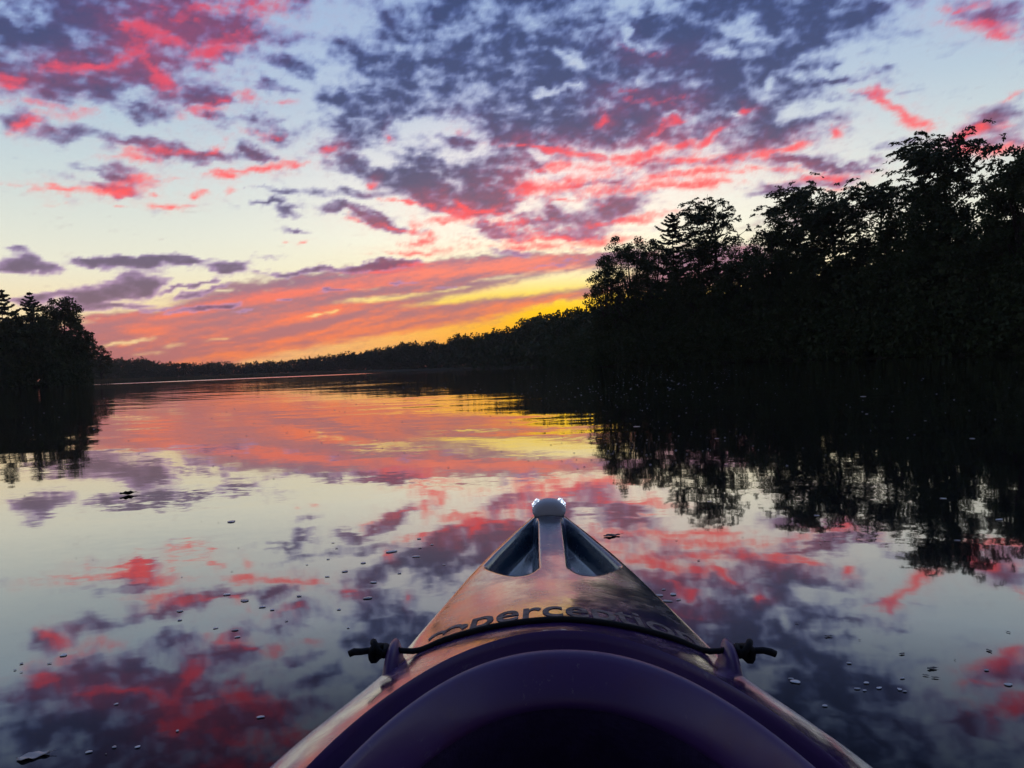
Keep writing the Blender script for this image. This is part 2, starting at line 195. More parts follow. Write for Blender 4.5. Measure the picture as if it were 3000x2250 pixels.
 'LIT': [(3.15, 11.24, 6.86, 1.53, 1.1, 0.17), (2.02, 9.37, 6.88, 0.57, -0.5, 0.25), (10.55, 12.8, 6.64, 0.89, 1.4, 0.22), (-20.54, 26.87, 4.27, 0.76, 14.8, 0.7), (-24.7, 28, 4.51, 0.72, 17, 0.6), (-14.32, 27.27, 2.48, 0.6, 4.2, 0.4), (33.66, 22.48, 2.28, 0.55, -15.3, 0.7), (-25.63, 22.96, 1.35, 0.42, -3.6, 1), (-24.23, 22.8, 1.05, 0.28, -7.1, 1), (-26.11, 21.79, 1.24, 0.42, 25.3, 0.9), (-28.45, 20.62, 2.01, 0.24, 15.6, 1), (-30.85, 20.2, 1.38, 0.24, 8.8, 0.55), (-33.25, 19.23, 1.05, 0.27, 14.3, 1), (-33.83, 18.65, 0.55, 0.18, 9.2, 0.9), (-32.49, 17.86, 1.85, 0.21, -0.4, 0.55), (-32.83, 16.56, 0.97, 0.31, 27.6, 0.95), (-25, 20.59, 0.98, 0.32, -35.9, 0.95), (-24.49, 19.91, 0.79, 0.43, 6.2, 1), (-21.24, 22.36, 1.54, 0.49, 18.9, 1), (-19.57, 23.46, 1.93, 0.65, 18.3, 0.6), (-23.39, 24.16, 1.57, 0.44, 7.2, 0.75), (-21.77, 25.15, 0.57, 0.18, 6.9, 1), (-17.81, 25.53, 2.88, 0.49, 5.3, 0.65), (-21.89, 18.55, 1.05, 0.19, 14.2, 0.9), (-20.94, 19.4, 1.08, 0.19, 27.2, 0.8), (-19.05, 19.81, 0.95, 0.44, 4.3, 0.5), (-16.44, 19.49, 0.73, 0.2, 3.3, 0.55), (-29.4, 17.83, 1.27, 0.4, 21.7, 0.5), (-22.6, 17.94, 1.36, 0.29, 4.8, 0.45), (-17.75, 17.27, 1.44, 0.32, 3.1, 0.55), (-26.44, 15.28, 1.4, 0.24, 10, 0.9), (-25.68, 15.7, 1.3, 0.2, 4.9, 0.6), (-21.21, 16.15, 0.61, 0.22, 40.7, 1), (-22.92, 15.92, 1.58, 0.2, 4.2, 0.6), (-18.33, 15.11, 2.3, 0.19, 10.3, 1), (-20.96, 14.28, 0.74, 0.21, 3, 1), (-15.65, 15.57, 1.35, 0.24, 2, 0.9), (-13.37, 16.5, 0.5, 0.21, 1.6, 1), (-27.16, 13.54, 1.4, 0.22, 14.6, 0.75), (-26.08, 13.96, 0.86, 0.22, 4.3, 0.6), (-24.34, 14.08, 1.21, 0.16, 3.8, 0.5), (2.3, 16.6, 2.52, 0.12, -4.5, 1), (4.93, 16.08, 1.71, 0.19, -14.3, 1), (7.27, 15.42, 2.23, 0.27, -11.3, 1), (9.48, 15.16, 1.93, 0.27, 1.2, 1), (11.93, 15.58, 2.13, 0.19, 8.1, 1), (9.64, 14.78, 0.78, 0.29, -4.5, 0.9), (13.47, 15.93, 1.11, 0.19, 8.6, 1), (7.77, 18.09, 0.62, 0.23, 33.5, 0.9), (13.06, 17.46, 0.63, 0.21, -5.8, 0.9), (11.97, 16.74, 1.23, 0.2, 18.4, 0.8), (9.53, 19.92, 1.42, 0.21, -5, 0.35), (12.81, 18.87, 1.39, 0.37, -6, 0.45), (11.42, 22.32, 2.05, 0.26, -14.4, 0.3), (10.01, 19.07, 1.55, 0.37, -5.1, 0.3), (2.77, 14.97, 1.72, 0.25, -2.7, 0.75), (4.36, 15.13, 1.06, 0.22, -3.1, 0.7), (6.97, 14.48, 1.83, 0.29, -3.8, 0.65), (3.25, 13.71, 2.52, 0.3, -2.8, 0.85), (13.14, 13.76, 2.75, 0.27, 4.5, 0.75), (11.07, 12.95, 3.82, 0.25, 3.2, 0.75), (-10.31, 14.15, 0.33, 0.22, 0.4, 1), (-8.74, 17.32, 0.23, 0.19, 0.5, 0.8), (-2.95, 17.93, 1.32, 0.38, -1.1, 0.3), (19.77, 14.59, 1.99, 0.23, 0.7, 1), (21.41, 14.77, 0.94, 0.19, 12.7, 1), (17.38, 14.64, 1.44, 0.24, 3.3, 0.9), (14.18, 14.86, 1.61, 0.26, 2, 1), (15.97, 16.21, 1.29, 0.17, 23.1, 1), (18.2, 17.75, 0.29, 0.18, -7.5, 0.9), (27.21, 16.81, 0.73, 0.24, -46.6, 1), (28.24, 16.02, 1.21, 0.24, -29.4, 1), (29.44, 15.16, 0.89, 0.25, -22.3, 1), (26.81, 17.56, 0.97, 0.21, -10.4, 0.7), (24.37, 15.42, 0.45, 0.18, -8.8, 0.9), (32.55, 13.79, 1.21, 0.39, 2.6, 1), (33.46, 12.57, 2.41, 0.27, -4.8, 0.95), (33.06, 20.27, 1.46, 0.26, -18.9, 1), (34.15, 19.38, 1.22, 0.31, -14.2, 0.9), (32.33, 21.51, 1.27, 0.17, -14.3, 0.8), (34.43, 15.6, 0.72, 0.15, 16.4, 0.8), (16.13, 13.73, 3.19, 0.17, -2, 0.9), (22.06, 13.13, 2.3, 0.14, -7.3, 0.6), (23.18, 12.57, 2.02, 0.19, -1.3, 0.7), (24.62, 12.38, 1.54, 0.16, -2.6, 0.8), (14.87, 12.89, 2.22, 0.17, 2.4, 0.9), (24.93, 11.63, 1.51, 0.14, 5.2, 0.8), (32.19, 14.85, 0.29, 0.12, -11.2, 0.5), (30.03, 14.52, 0.24, 0.17, -10.3, 0.5), (-30.83, 12.72, 2.14, 0.15, 0.5, 0.9), (-28.44, 12.76, 1.77, 0.2, 8.5, 0.95), (-27.07, 13.15, 1.18, 0.22, 12.4, 0.8), (-25.37, 13.13, 0.43, 0.16, 3.7, 0.9), (-24.65, 12.26, 0.98, 0.16, -1.1, 1), (-22.73, 13.01, 0.36, 0.12, 3, 0.9), (-20.67, 13.09, 0.75, 0.16, 10.5, 0.7), (-27.65, 12.03, 0.45, 0.07, -1.7, 0.8), (-31.27, 11.66, 0.58, 0.11, 4.4, 0.35), (-15.42, 9.93, 0.4, 0.1, 0.5, 0.9), (-16.64, 9.97, 0.2, 0.07, 0.7, 0.8), (-7.39, 12.66, 1.69, 0.15, -4.3, 1), (-3.66, 12.5, 0.87, 0.21, -45.4, 1), (-1.87, 12.02, 1.99, 0.18, -3.6, 1), (-4.26, 12.08, 0.65, 0.23, -30.4, 0.9), (-3.43, 11.74, 0.69, 0.3, -1.4, 0.9), (-8.2, 10.91, 1.6, 0.15, -12.3, 1), (-7.15, 11.05, 0.31, 0.35, -0.8, 0.9), (-11.33, 11.3, 1.27, 0.18, -9.8, 0.7), (-4.82, 11.31, 1.11, 0.23, -1.2, 1), (-6.72, 9.87, 1.1, 0.15, 3.9, 1), (-6, 10.24, 0.29, 0.23, -1.1, 1), (-7.15, 9.06, 1.97, 0.18, 1.9, 1), (-1.37, 11.27, 0.8, 0.41, -1.8, 0.7), (0.61, 10.84, 1.73, 0.28, 7.4, 0.65), (1.51, 13.44, 1.19, 0.4, 16.5, 0.95), (4.53, 12.54, 0.85, 0.1, -3.1, 0.9), (4.84, 13.67, 2.5, 0.32, 6.3, 0.6), (8.15, 10.76, 2.86, 0.18, 4.1, 1), (10.22, 10.7, 1.54, 0.23, 3.8, 1), (4.42, 9.72, 2.52, 0.23, -6.7, 0.95), (6.91, 9.36, 2.23, 0.23, -0.3, 0.95), (1.74, 9.1, 2.79, 0.13, -2.4, 0.7), (-2.76, 9.85, 1.06, 0.1, -1.7, 0.5), (0.43, 9.7, 0.93, 0.13, -2.2, 0.8), (2.03, 9.76, 0.8, 0.1, -2.5, 0.7), (2.8, 9.13, 1.59, 0.15, -2.6, 0.7), (-7.32, 8.11, 1.31, 0.18, 6.7, 0.7), (-9.95, 7.59, 2.07, 0.15, 3.1, 0.8)],
 'VEIL': [(-26.6, 2.73, 6.4, 1.43, 1.1, 1), (-32.08, 2.59, 5.75, 1.13, -1, 1), (-18.01, 1.01, 18.84, 1.52, 0.1, 1), (-20.25, 4.34, 7.76, 2.1, 7.6, 1), (-12.86, 5.5, 8.33, 2.18, 5, 1), (-6.33, 6.66, 6.3, 1.56, 4.5, 1), (0.34, 7.49, 6.9, 1.1, 1.7, 1), (-15.49, 2.72, 12.27, 1.28, 4.6, 1), (-6.44, 4.04, 8.38, 1.11, 5.2, 1), (-10.42, 2.71, 7.72, 1.05, 5.3, 1), (2.92, 5.29, 5.83, 0.47, 6.5, 0.75), (-22.68, 1.66, 11.3, 0.98, 0.4, 1), (4.35, 7.84, 5.28, 0.57, 0.2, 0.9), (-28.02, 3.93, 2.51, 0.7, 8.6, 0.9), (13.41, 6.8, 7.52, 1.53, 1.2, 1), (23.1, 9.65, 5.61, 0.95, -1.1, 0.4), (7.78, 7.92, 4.18, 0.57, 0.7, 0.9)],
 'VEIL_GAP': [(2.42, 6.15, 5.04, 0.53, 6.4, 0.85), (5.63, 6.61, 4.21, 0.68, 3.1, 0.95), (-3.74, 5.43, 3.45, 0.24, 7.1, 0.95), (-9.26, 5.63, 3.12, 0.23, 3.7, 0.8), (-11.33, 5.47, 1.54, 0.15, 3.9, 0.6), (-14.54, 4.45, 0.88, 0.1, 9.1, 1), (-13.4, 4.68, 0.51, 0.08, 7, 0.8), (-27.56, 2.7, 1.59, 0.12, 9, 1), (-24.88, 2.4, 0.77, 0.1, 9.6, 0.7), (-26.21, 1.88, 1.18, 0.12, 4, 0.6), (-21.71, 2.82, 0.69, 0.07, 3, 0.5), (-21.09, 6.29, 0.75, 0.1, 8.5, 0.7), (-18.02, 6.24, 0.34, 0.1, -0.3, 0.3), (-4.24, 6.13, 1.59, 0.1, 8.1, 0.5), (-1.01, 6.89, 1.87, 0.16, 5.8, 0.6), (-1.18, 2.66, 9, 0.69, 5.8, 1), (4.21, 4.04, 5.55, 0.64, 6.5, 1), (-8.35, 2.25, 8.58, 0.63, 6.1, 1), (-14.29, 1.53, 6.01, 0.34, 5.3, 0.85), (-11.68, 9.06, 1.53, 0.51, -0.3, 0.8), (2.03, 9.76, 3.19, 0.51, -2.5, 0.4), (-23.37, 6.31, 1.59, 0.29, 13.1, 0.9), (-26.49, 5.22, 2.8, 0.28, 7.8, 0.8), (-10.52, 6.36, 0.77, 0.1, 5, 0.5)],
 'VEIL_LIT': [(-10.39, 3.36, 6.7, 0.31, 7.5, 0.8), (-15.84, 6.05, 8.14, 0.5, 7.6, 0.9), (-22.53, 4.97, 3.46, 0.39, 14.5, 0.9), (-18.82, 4.44, 7.9, 0.55, 9.6, 0.7), (-15.42, 4.26, 7.45, 0.33, 11.2, 1), (-9.03, 4.77, 5.2, 0.31, 5.5, 0.5), (-12.94, 3.56, 6.34, 0.26, 10.7, 0.9), (-22.19, 2.39, 2.76, 0.15, 8.3, 0.9), (-15.53, 1.83, 6.45, 0.36, 8.5, 1), (-9.13, 2.54, 6.75, 0.58, 7.2, 1), (-4.98, 7.4, 6.07, 0.68, 2.4, 0.9), (-8.67, 7.1, 3.65, 0.52, 2.9, 0.8), (1.7, 8.09, 5.05, 0.47, 0.5, 0.9), (0.23, 4.47, 6.38, 0.53, 6.7, 0.9), (-28.03, 3.69, 1.45, 0.47, -0.5, 0.5), (-28.29, 2.53, 0.63, 0.14, 10.1, 1), (-1.04, 6.23, 2.4, 0.24, 6.8, 0.3), (4.34, 7.45, 3.18, 0.23, 0.2, 0.8), (-20.38, 1.47, 4.7, 0.3, 3.5, 0.6)],

}
def _hash(ix, iy, seed):
    h = (ix.astype(np.int64)*374761393 + iy.astype(np.int64)*668265263 + seed*974711) & 0x7fffffff
    h = ((h ^ (h >> 13))*1274126177) & 0x7fffffff
    return (h ^ (h >> 16)) & 0xffff
def perlin(x, y, seed):
    ix, iy = np.floor(x), np.floor(y); fx, fy = x-ix, y-iy
    u, v = fx*fx*fx*(fx*(fx*6-15)+10), fy*fy*fy*(fy*(fy*6-15)+10)
    def g(ox, oy):
        a = _hash(ix+ox, iy+oy, seed)*(2*np.pi/65536)
        return np.cos(a)*(fx-ox) + np.sin(a)*(fy-oy)
    a, b = g(0,0), g(1,0); c, d = g(0,1), g(1,1)
    return (a+(b-a)*u) + ((c+(d-c)*u)-(a+(b-a)*u))*v
def fbm(x, y, seed, octaves=6, gain=.5):
    s, amp, tot = np.zeros_like(x), 1., 0.
    for o in range(octaves):
        s += amp*perlin(x, y, seed+o*17); tot += amp; amp *= gain
        x, y = x*2.03+7.1, y*2.03+3.7
    return s/tot*1.9
def sstep(a, b, x):
    t = np.clip((x-a)/(b-a), 0, 1); return t*t*(3-2*t)
def field(az, el, blobs, p=1.25):
    keep = np.ones_like(az)
    for (a, e, ra, re, ang, w) in blobs:
        m = (np.abs(az-a) < 3*max(ra,re)) & (np.abs(el-e) < 3*max(ra,re))
        if not m.any(): continue
        t = np.radians(ang); c, s = np.cos(t), np.sin(t)
        dx, dy = az[m]-a, el[m]-e
        q = ((dx*c+dy*s)/ra)**2 + ((-dx*s+dy*c)/re)**2
        keep[m] *= 1-np.clip(w,0,1)*np.exp(-np.log(2)*q**p)
    return 1-keep
def sky_fields(az, el, B):
    """az, el in degrees -> cloud cover, cloud thickness, lit amount, veil cover, veil lit"""
    e = np.maximum(el, 0.)
    v = e*1.5 + 3.2*5*(1-np.exp(-e/5))          # cloud deck seen in perspective: finer layers low down
    u = az
    # wind-torn outlines: push the layout about before reading it
    w1, w2 = fbm(u*.22, v*.22, 5, 5), fbm(u*.22+40, v*.22, 9, 5)
    w3, w4 = fbm(u*.9, v*.9, 25, 4), fbm(u*.9+40, v*.9, 29, 4)
    low = np.clip(e/12, .22, 1)
    az1, el1 = az + 1.3*w1 + .5*w3, el + (.9*w2 + .35*w4)*low
    inside = sstep(44, 36, np.abs(az))*sstep(44, 36, el)    # beyond the clouds laid out one by one the same deck goes on
    gen = sstep(-.1, .45, fbm(u*.07+3, v*.07+8, 61, 3)+.12)*.9
    C = field(az1, el1, B['CLOUD']); H = field(az1, el1, B['HOLE'])
    C = (C*(1-.70*H))*inside + gen*(1-inside)
    n = fbm(u*.36, v*.42, 71, 7, .58); n2 = fbm(u*1.3, v*1.5, 81, 5, .62)
    cell = 1-2.2*np.abs(fbm(u*.30+.3*w3, v*.36+.3*w4, 131, 4, .5))   # billows of the broken deck
    hi = sstep(6, 15, e)                                    # the upper deck is softer than the low bars
    pn = fbm(u*.38+.25*w1, v*.44+.25*w2, 141, 3, .45); pm = fbm(u*1.0, v*1.2, 151, 5, .55)
    soft = C*.85 + .44*pn + .29*pm + .06*n2 + .02
    crisp = C*1.06 + .30*n + .10*n2 + .12*(cell-.55)
    D = crisp + (soft-crisp)*hi
    cover = sstep(.20-.10*hi, .62+.24*hi, D)
    wisp = sstep(.0, .7, .6*pn + .4*pm + .3*n2 + .55*C)*.42*hi
    cover = np.maximum(cover, wisp*sstep(.02, .4, C))
    thick = sstep(.30, 1.0-.02*hi, D + .10*pm)
    L = field(az1*.5+.5*az, el1*.6+.4*el, B['LIT'], .8)
    gl = sstep(.25,.6,fbm(u*.2+9,v*.3,91,4)+.1)*gen*.8
    L = L*inside + gl*(1-inside)
    lit = sstep(.06, 1.22, L*1.06 + (.42*n2 + .34*n + .16*(cell-.5))*np.clip(L*4,0,1))
    # thin reddened cloud round the lit edges
    Lw = field(az1, el1, [(p[0],p[1],p[2]*1.35,p[3]*2.6,p[4],p[5]*.5) for p in B['LIT']], .8)*inside
    lit = np.maximum(lit, np.clip(Lw*.42*(.35+.65*cover)+.1*n2*np.clip(Lw*3,0,1),0,1)*sstep(.05,.3,D+.25))
    # the high veil low over the lake: long streaks rising to the right
    t = np.radians(9.); su, sv = az*np.cos(t)+el*np.sin(t), -az*np.sin(t)+el*np.cos(t)
    st = fbm(su*.13, sv*1.1, 101, 6, .55); st2 = fbm(su*.5, sv*3.2, 111, 5, .55)
    az2, el2 = az + 1.2*w1, el + .35*w2 + .22*w4
    V = field(az2, el2, B['VEIL'], 2.0); G = field(az + .6*w3, el + .10*w4 + .1*w2, B['VEIL_GAP'], 1.2)
    V = V*inside + .85*np.exp(-(e/7)**2)*(1-inside)
    veil = sstep(.12, .78, V + .30*st2 + .22*n + .10*n2)*(1-sstep(.05,1.05,G+.34*st2*np.clip(G*3,0,1)))
    VL = field(az2, el + .2*w2, B['VEIL_LIT'], 1.)
    VL = VL*inside + .55*(1-inside)
    vlit = sstep(.12, 1.12, VL*.80 + .62*st + .42*st2 + .04)
    return cover, thick, lit, veil, vlit

def make_sky():
    def spread(fine_to, fine, coarse, top):
        a = np.arange(0, fine_to, fine)
        b = np.linspace(fine_to, top, int((top-fine_to)/coarse)+1)
        return np.concatenate([a, b])
    right = spread(41, .14, 1.5, 180)
    az = np.concatenate([-right[::-1], right[1:]])
    el = np.concatenate([[-2.0, -1.0], spread(36, .14, 1.5, 89.5)])
    A, E = np.meshgrid(az, el, indexing='ij')
    cover, thick, lit, veil, vlit = sky_fields(A, E, CLOUD_LAYOUT)
    Rd = 6000.0
    ar, er = np.radians(A), np.radians(E)
    V = np.stack([Rd*np.sin(ar)*np.cos(er), Rd*np.cos(ar)*np.cos(er), Rd*np.sin(er)], -1).reshape(-1, 3)
    me = mesh_np('sky', V, grid_faces(len(az), len(el)), True)
    for nm, arr in (('cover', cover), ('thick', thick), ('lit', lit), ('veil', veil), ('veil_lit', vlit)):
        a = me.attributes.new(nm, 'FLOAT', 'POINT'); a.data.foreach_set('value', arr.ravel().astype(np.float32))
    m = bpy.data.materials.new('evening_clouds'); m.use_nodes = True
    m.cycles.emission_sampling = 'NONE'
    N = Nodes(m.node_tree); N.n.clear()
    def attr(nm):
        a = N.new('ShaderNodeAttribute'); a.attribute_name = nm; return a.outputs['Fac']
    g = N.new('ShaderNodeNewGeometry')
    nv = N.new('ShaderNodeVectorMath', operation='NORMALIZE'); N.put(nv.inputs[0], g.outputs['Position'])
    el_, q_, east_ = sky_angles(N, nv.outputs[0])
    low = N.math('MULTIPLY', gauss(N, q_, 14), N.math('EXPONENT', N.math('MULTIPLY', N.math('POWER', N.math('MULTIPLY', el_, 90/5.0), 2.0), -1.0)))
    vl = N.mix(N.ramp(el_, stops('veil_lit')), lin((255, 165, 45)), N.math('MULTIPLY', low, .6))
    veil_c = N.mix(N.ramp(el_, stops('veil_shade')), vl, attr('veil_lit'))
    body = N.math('SUBTRACT', 2.3, N.math('MULTIPLY', attr('thick'), 1.58))
    sh = N.new('ShaderNodeVectorMath', operation='SCALE'); N.put(sh.inputs[0], N.ramp(el_, stops('shade'))); N.put(sh.inputs['Scale'], body)
    def glow(color):
        e = N.new('ShaderNodeEmission'); N.put(e.inputs[0], color); N.put(e.inputs[1], east_); return e.outputs[0]
    def over(below, color, f):
        mx = N.new('ShaderNodeMixShader'); N.put(mx.inputs[0], N.math('MULTIPLY', f, .93)); N.l.new(below, mx.inputs[1]); N.l.new(glow(color), mx.inputs[2])
        return mx.outputs[0]
    s = N.new('ShaderNodeBsdfTransparent').outputs[0]
    s = over(s, veil_c, attr('veil'))
    s = over(s, sh.outputs[0], attr('cover'))
    s = over(s, N.ramp(el_, stops('pink')), attr('lit'))
    out = N.new('ShaderNodeOutputMaterial'); N.l.new(s, out.inputs[0])
    return obj('sky', me, m, kind='structure')
make_sky()

# ------------------------------------------------------------------ lake and ground
# shoreline seen from the boat: azimuth (deg, clockwise from +Y) -> distance (m)
SHORE = [(-180, 120), (-150, 130), (-110, 170), (-70, 200), (-45, 190), (-35.69, 184.7), (-34.98, 185.5), (-32.19, 186.7), (-30.34, 197.0), (-30.0, 259.8), (-24.99, 286.9), (-18.06, 326.1), (-10.53, 356.0), (-5.55, 346.6), (-1.82, 290.1), (1.66, 235.1), (3.79, 175.4), (5.39, 138.6), (6.71, 117.8), (9.34, 109.4), (13.2, 103.7), (20.53, 94.0), (27.23, 84.4), (31.3, 79.6), (35.05, 74.5), (37.65, 70.7), (50, 62), (80, 60), (120, 75), (150, 100), (180, 120)]
SH_A = np.array([a for a, _ in SHORE]); SH_R = np.array([r for _, r in SHORE])
def shore(az):
    return np.interp(((np.asarray(az, float)+180) % 360)-180, SH_A, SH_R)
def polar(az, r):
    a = np.radians(az); return np.stack([np.sin(a)*r, np.cos(a)*r], -1)

def make_ground():
    az = np.arange(-180, 180, .5)
    off = np.array([-60, -12, -5, -1.5, 0, 1.0, 3, 7, 14, 30, 60, 120, 250, 600, 1500, 5600])
    z0 = np.array([-4, -2.2, -1.2, -.45, .06, .25, .4, .6, .8, 1.0, 1.3, 1.8, 2.2, 3, 4, 6])
    V = []
    for k, (o, z) in enumerate(zip(off, z0)):
        r = np.minimum(np.maximum(shore(az)+o, 1.0+.4*k), 5900)
        xy = polar(az, r)
        wob = np.array([mnoise.noise((x*.06, y*.06, k*.7)) for x, y in xy])
        V.append(np.column_stack([xy, z + wob*(.12 if k < 9 else .5)*(k > 3)]))
    V = np.stack(V, 0)
    me = mesh_np('ground', V.reshape(-1, 3), grid_faces(len(off), len(az), True), True)
    m, N, b = principled('forest_soil', (.035, .028, .018), .95, .1)
    g = N.new('ShaderNodeNewGeometry')
    n1 = N.noise(g.outputs['Position'], .6, 6, .6)
    N.put(b.inputs['Base Color'], N.ramp(n1.outputs[0], [(.3, (.02, .017, .012)), (.5, (.04, .036, .02)), (.7, (.035, .05, .02))]))
    bp = N.new('ShaderNodeBump'); bp.inputs['Distance'].default_value = .2; N.put(bp.inputs['Height'], N.noise(g.outputs['Position'], 3, 5).outputs[0])
    N.l.new(bp.outputs[0], b.inputs['Normal'])
    obj('ground', me, m, kind='structure')
make_ground()

def make_lake():
    az = np.arange(-180, 180, 1.0)
    rad = np.array([.05, 2, 6, 15, 40, 120, 300, 800, 2000, 5600])
    V = np.concatenate([np.column_stack([polar(az, r), np.zeros(len(az))]) for r in rad])
    me = mesh_np('lake', V, grid_faces(len(rad), len(az), True)[:, ::-1])
    if me.polygons[0].normal.z < 0: me.flip_normals()
    m = bpy.data.materials.new('still_lake_water'); m.use_nodes = True
    N = Nodes(m.node_tree); N.n.clear()
    g = N.new('ShaderNodeNewGeometry')
    P = g.outputs['Position']
    def ripple(scale, sx, sy, rot, detail, amp, rough=.5):
        mp = N.new('ShaderNodeMapping'); N.put(mp.inputs[0], P)
        mp.inputs['Rotation'].default_value = (0, 0, R(rot)); mp.inputs['Scale'].default_value = (sx, sy, 1)
        t = N.noise(mp.outputs[0], scale, detail, rough)
        v = N.new('ShaderNodeVectorMath', operation='SUBTRACT'); N.put(v.inputs[0], t.outputs['Color']); N.put(v.inputs[1], (.5, .5, .5))
        s = N.new('ShaderNodeVectorMath', operation='SCALE'); N.put(s.inputs[0], v.outputs[0]); N.put(s.inputs['Scale'], amp)
        return s.outputs[0]
    def vadd(*vs):
        r = vs[0]
        for v in vs[1:]:
            a = N.new('ShaderNodeVectorMath', operation='ADD'); N.put(a.inputs[0], r); N.put(a.inputs[1], v); r = a.outputs[0]
        return r
    sp = N.new('ShaderNodeSeparateXYZ'); N.put(sp.inputs[0], P)
    dist = N.new('ShaderNodeVectorMath', operation='LENGTH'); N.put(dist.inputs[0], P)
    # calm by the boat, lightly ruffled bands farther out on the open lake
    patch = N.noise(P, .05, 3, .5).outputs[0]
    out_ = N.smooth(dist.outputs['Value'], 4.0, 16.0)
    ruf = N.math('ADD', .0035, N.math('MULTIPLY', N.math('MULTIPLY', out_, N.smooth(patch, .35, .65)), .006))
    near = N.math('ADD', .009, N.math('MULTIPLY', N.smooth(N.noise(P, .9, 2).outputs[0], .45, .7), .022))
    roll = N.math('MULTIPLY', N.math('MULTIPLY', N.smooth(dist.outputs['Value'], 3.6, 9.0), N.smooth(N.noise(P, .11, 2).outputs[0], .36, .56)), .055)
    waves = vadd(ripple(1.5, .14, 1, 3, 3, roll, .6), ripple(.55, .45, 1, 8, 3, N.math('MULTIPLY', ruf, 3.0)), ripple(4.5, .55, 1, -6, 4, near), ripple(17, .7, 1, 14, 3, N.math('MULTIPLY', near, .8)))
    # a breeze line along the far shore, choppy enough to catch the higher sky
    line = N.math('MULTIPLY', N.math('MULTIPLY', N.smooth(dist.outputs['Value'], 190, 235), N.smooth(sp.outputs[0], -10, -90)), .6)
    chop = ripple(1.2, .5, 1, 0, 2, N.math('MULTIPLY', line, .20))
    face = N.new('ShaderNodeVectorMath', operation='SCALE'); N.put(face.inputs[0], (.035, -.085, 0)); N.put(face.inputs['Scale'], line)
    chop = vadd(chop, face.outputs[0])
    flat = N.new('ShaderNodeVectorMath', operation='MULTIPLY'); N.put(flat.inputs[0], vadd(waves, chop)); N.put(flat.inputs[1], (1, 1, 0))
    nn = N.new('ShaderNodeVectorMath', operation='NORMALIZE'); N.put(nn.inputs[0], vadd(flat.outputs[0], (0, 0, 1)))
    fr = N.new('ShaderNodeFresnel'); fr.inputs['IOR'].default_value = 1.33
    N.l.new(nn.outputs[0], fr.inputs['Normal'])
    mirror = N.ramp(fr.outputs[0], [(0.0, (.03,)*3), (.07, (.045,)*3), (.10, (.14,)*3), (.16, (.39,)*3), (.36, (.66,)*3), (1.0, (1.0,)*3)])
    gl = N.new('ShaderNodeBsdfGlossy'); gl.inputs['Roughness'].default_value = .028
    gl.inputs['Color'].default_value = (1, .97, .95, 1); N.l.new(nn.outputs[0], gl.inputs['Normal'])
    df = N.new('ShaderNodeBsdfDiffuse'); df.inputs['Color'].default_value = (.010, .012, .014, 1)
    mx = N.new('ShaderNodeMixShader'); N.l.new(mirror, mx.inputs[0])
    N.l.new(df.outputs[0], mx.inputs[1]); N.l.new(gl.outputs[0], mx.inputs[2])
    o = N.new('ShaderNodeOutputMaterial'); N.l.new(mx.outputs[0], o.inputs[0])
    obj('lake', me, m, kind='structure')
make_lake()

# ------------------------------------------------------------------ trees
def leaf_material(name, base, vary):
    m, N, b = principled(name, base, .6, .12)
    g = N.new('ShaderNodeNewGeometry')
    n1 = N.noise(g.outputs['Position'], .35, 3, .6)
    lo = tuple(c*(1-vary) for c in base); hi = tuple(c*(1+vary) for c in base)
    c = N.mix(lo, hi, n1.outputs[0])
    isl = N.mix(c, (base[0]*1.6, base[1]*1.15, base[2]*.8), N.math('MULTIPLY', g.outputs['Random Per Island'], .35))
    N.put(b.inputs['Base Color'], isl)
    tr = N.new('ShaderNodeBsdfTranslucent'); N.put(tr.inputs[0], isl)
    mx = N.new('ShaderNodeMixShader'); mx.inputs[0].default_value = .18
    N.l.new(b.outputs[0], mx.inputs[1]); N.l.new(tr.outputs[0], mx.inputs[2])
    N.l.new(mx.outputs[0], N.n['Material Output'].inputs[0])
    return m
M_LEAF = leaf_material('broad_leaves', (.040, .062, .024), .4)
M_FERN = leaf_material('feathery_leaves', (.040, .062, .026), .4)
M_NEEDLE = leaf_material('spruce_needles', (.03, .05, .03), .35)
M_BARK, NB, bb = principled('bark', (.05, .04, .03), .9, .2)
gB = NB.new('ShaderNodeNewGeometry')
NB.put(bb.inputs['Base Color'], NB.ramp(NB.noise(gB.outputs['Position'], 6, 5).outputs[0], [(.3, (.025, .02, .016)), (.7, (.08, .065, .05))]))

def leaves(rng, centres, size, aspect=1.5, dirs=None, droop=0.0):
    """two-triangle leaves (rhombic) round the given centres; dirs: preferred long axis"""
    n = len(centres)
    if dirs is None:
        L = rng.normal(size=(n, 3))
    else:
        L = dirs + rng.normal(size=(n, 3))*.35
    L[:, 2] -= droop
    L /= np.linalg.norm(L, axis=1, keepdims=True)+1e-9
    W = np.cross(L, rng.normal(size=(n, 3))); W /= np.linalg.norm(W, axis=1, keepdims=True)+1e-9
    s = (size*rng.uniform(.65, 1.35, n))[:, None]
    a, b_ = L*s*.5, W*s*.5/aspect
    V = np.stack([centres-a, centres+b_-a*.1, centres+a, centres-b_-a*.1], 1).reshape(-1, 3)
    return V, np.arange(4*n).reshape(-1, 4)

def limb(rng, p, d, length, steps=6, bend=.18, lift=.05):
    pts = [np.array(p, float)]; d = np.array(d, float); d /= np.linalg.norm(d)
    for _ in range(steps):
        d = d + rng.normal(size=3)*bend*.5 + np.array([0, 0, lift]); d /= np.linalg.norm(d)
        pts.append(pts[-1] + d*length/steps)
    return np.array(pts), d

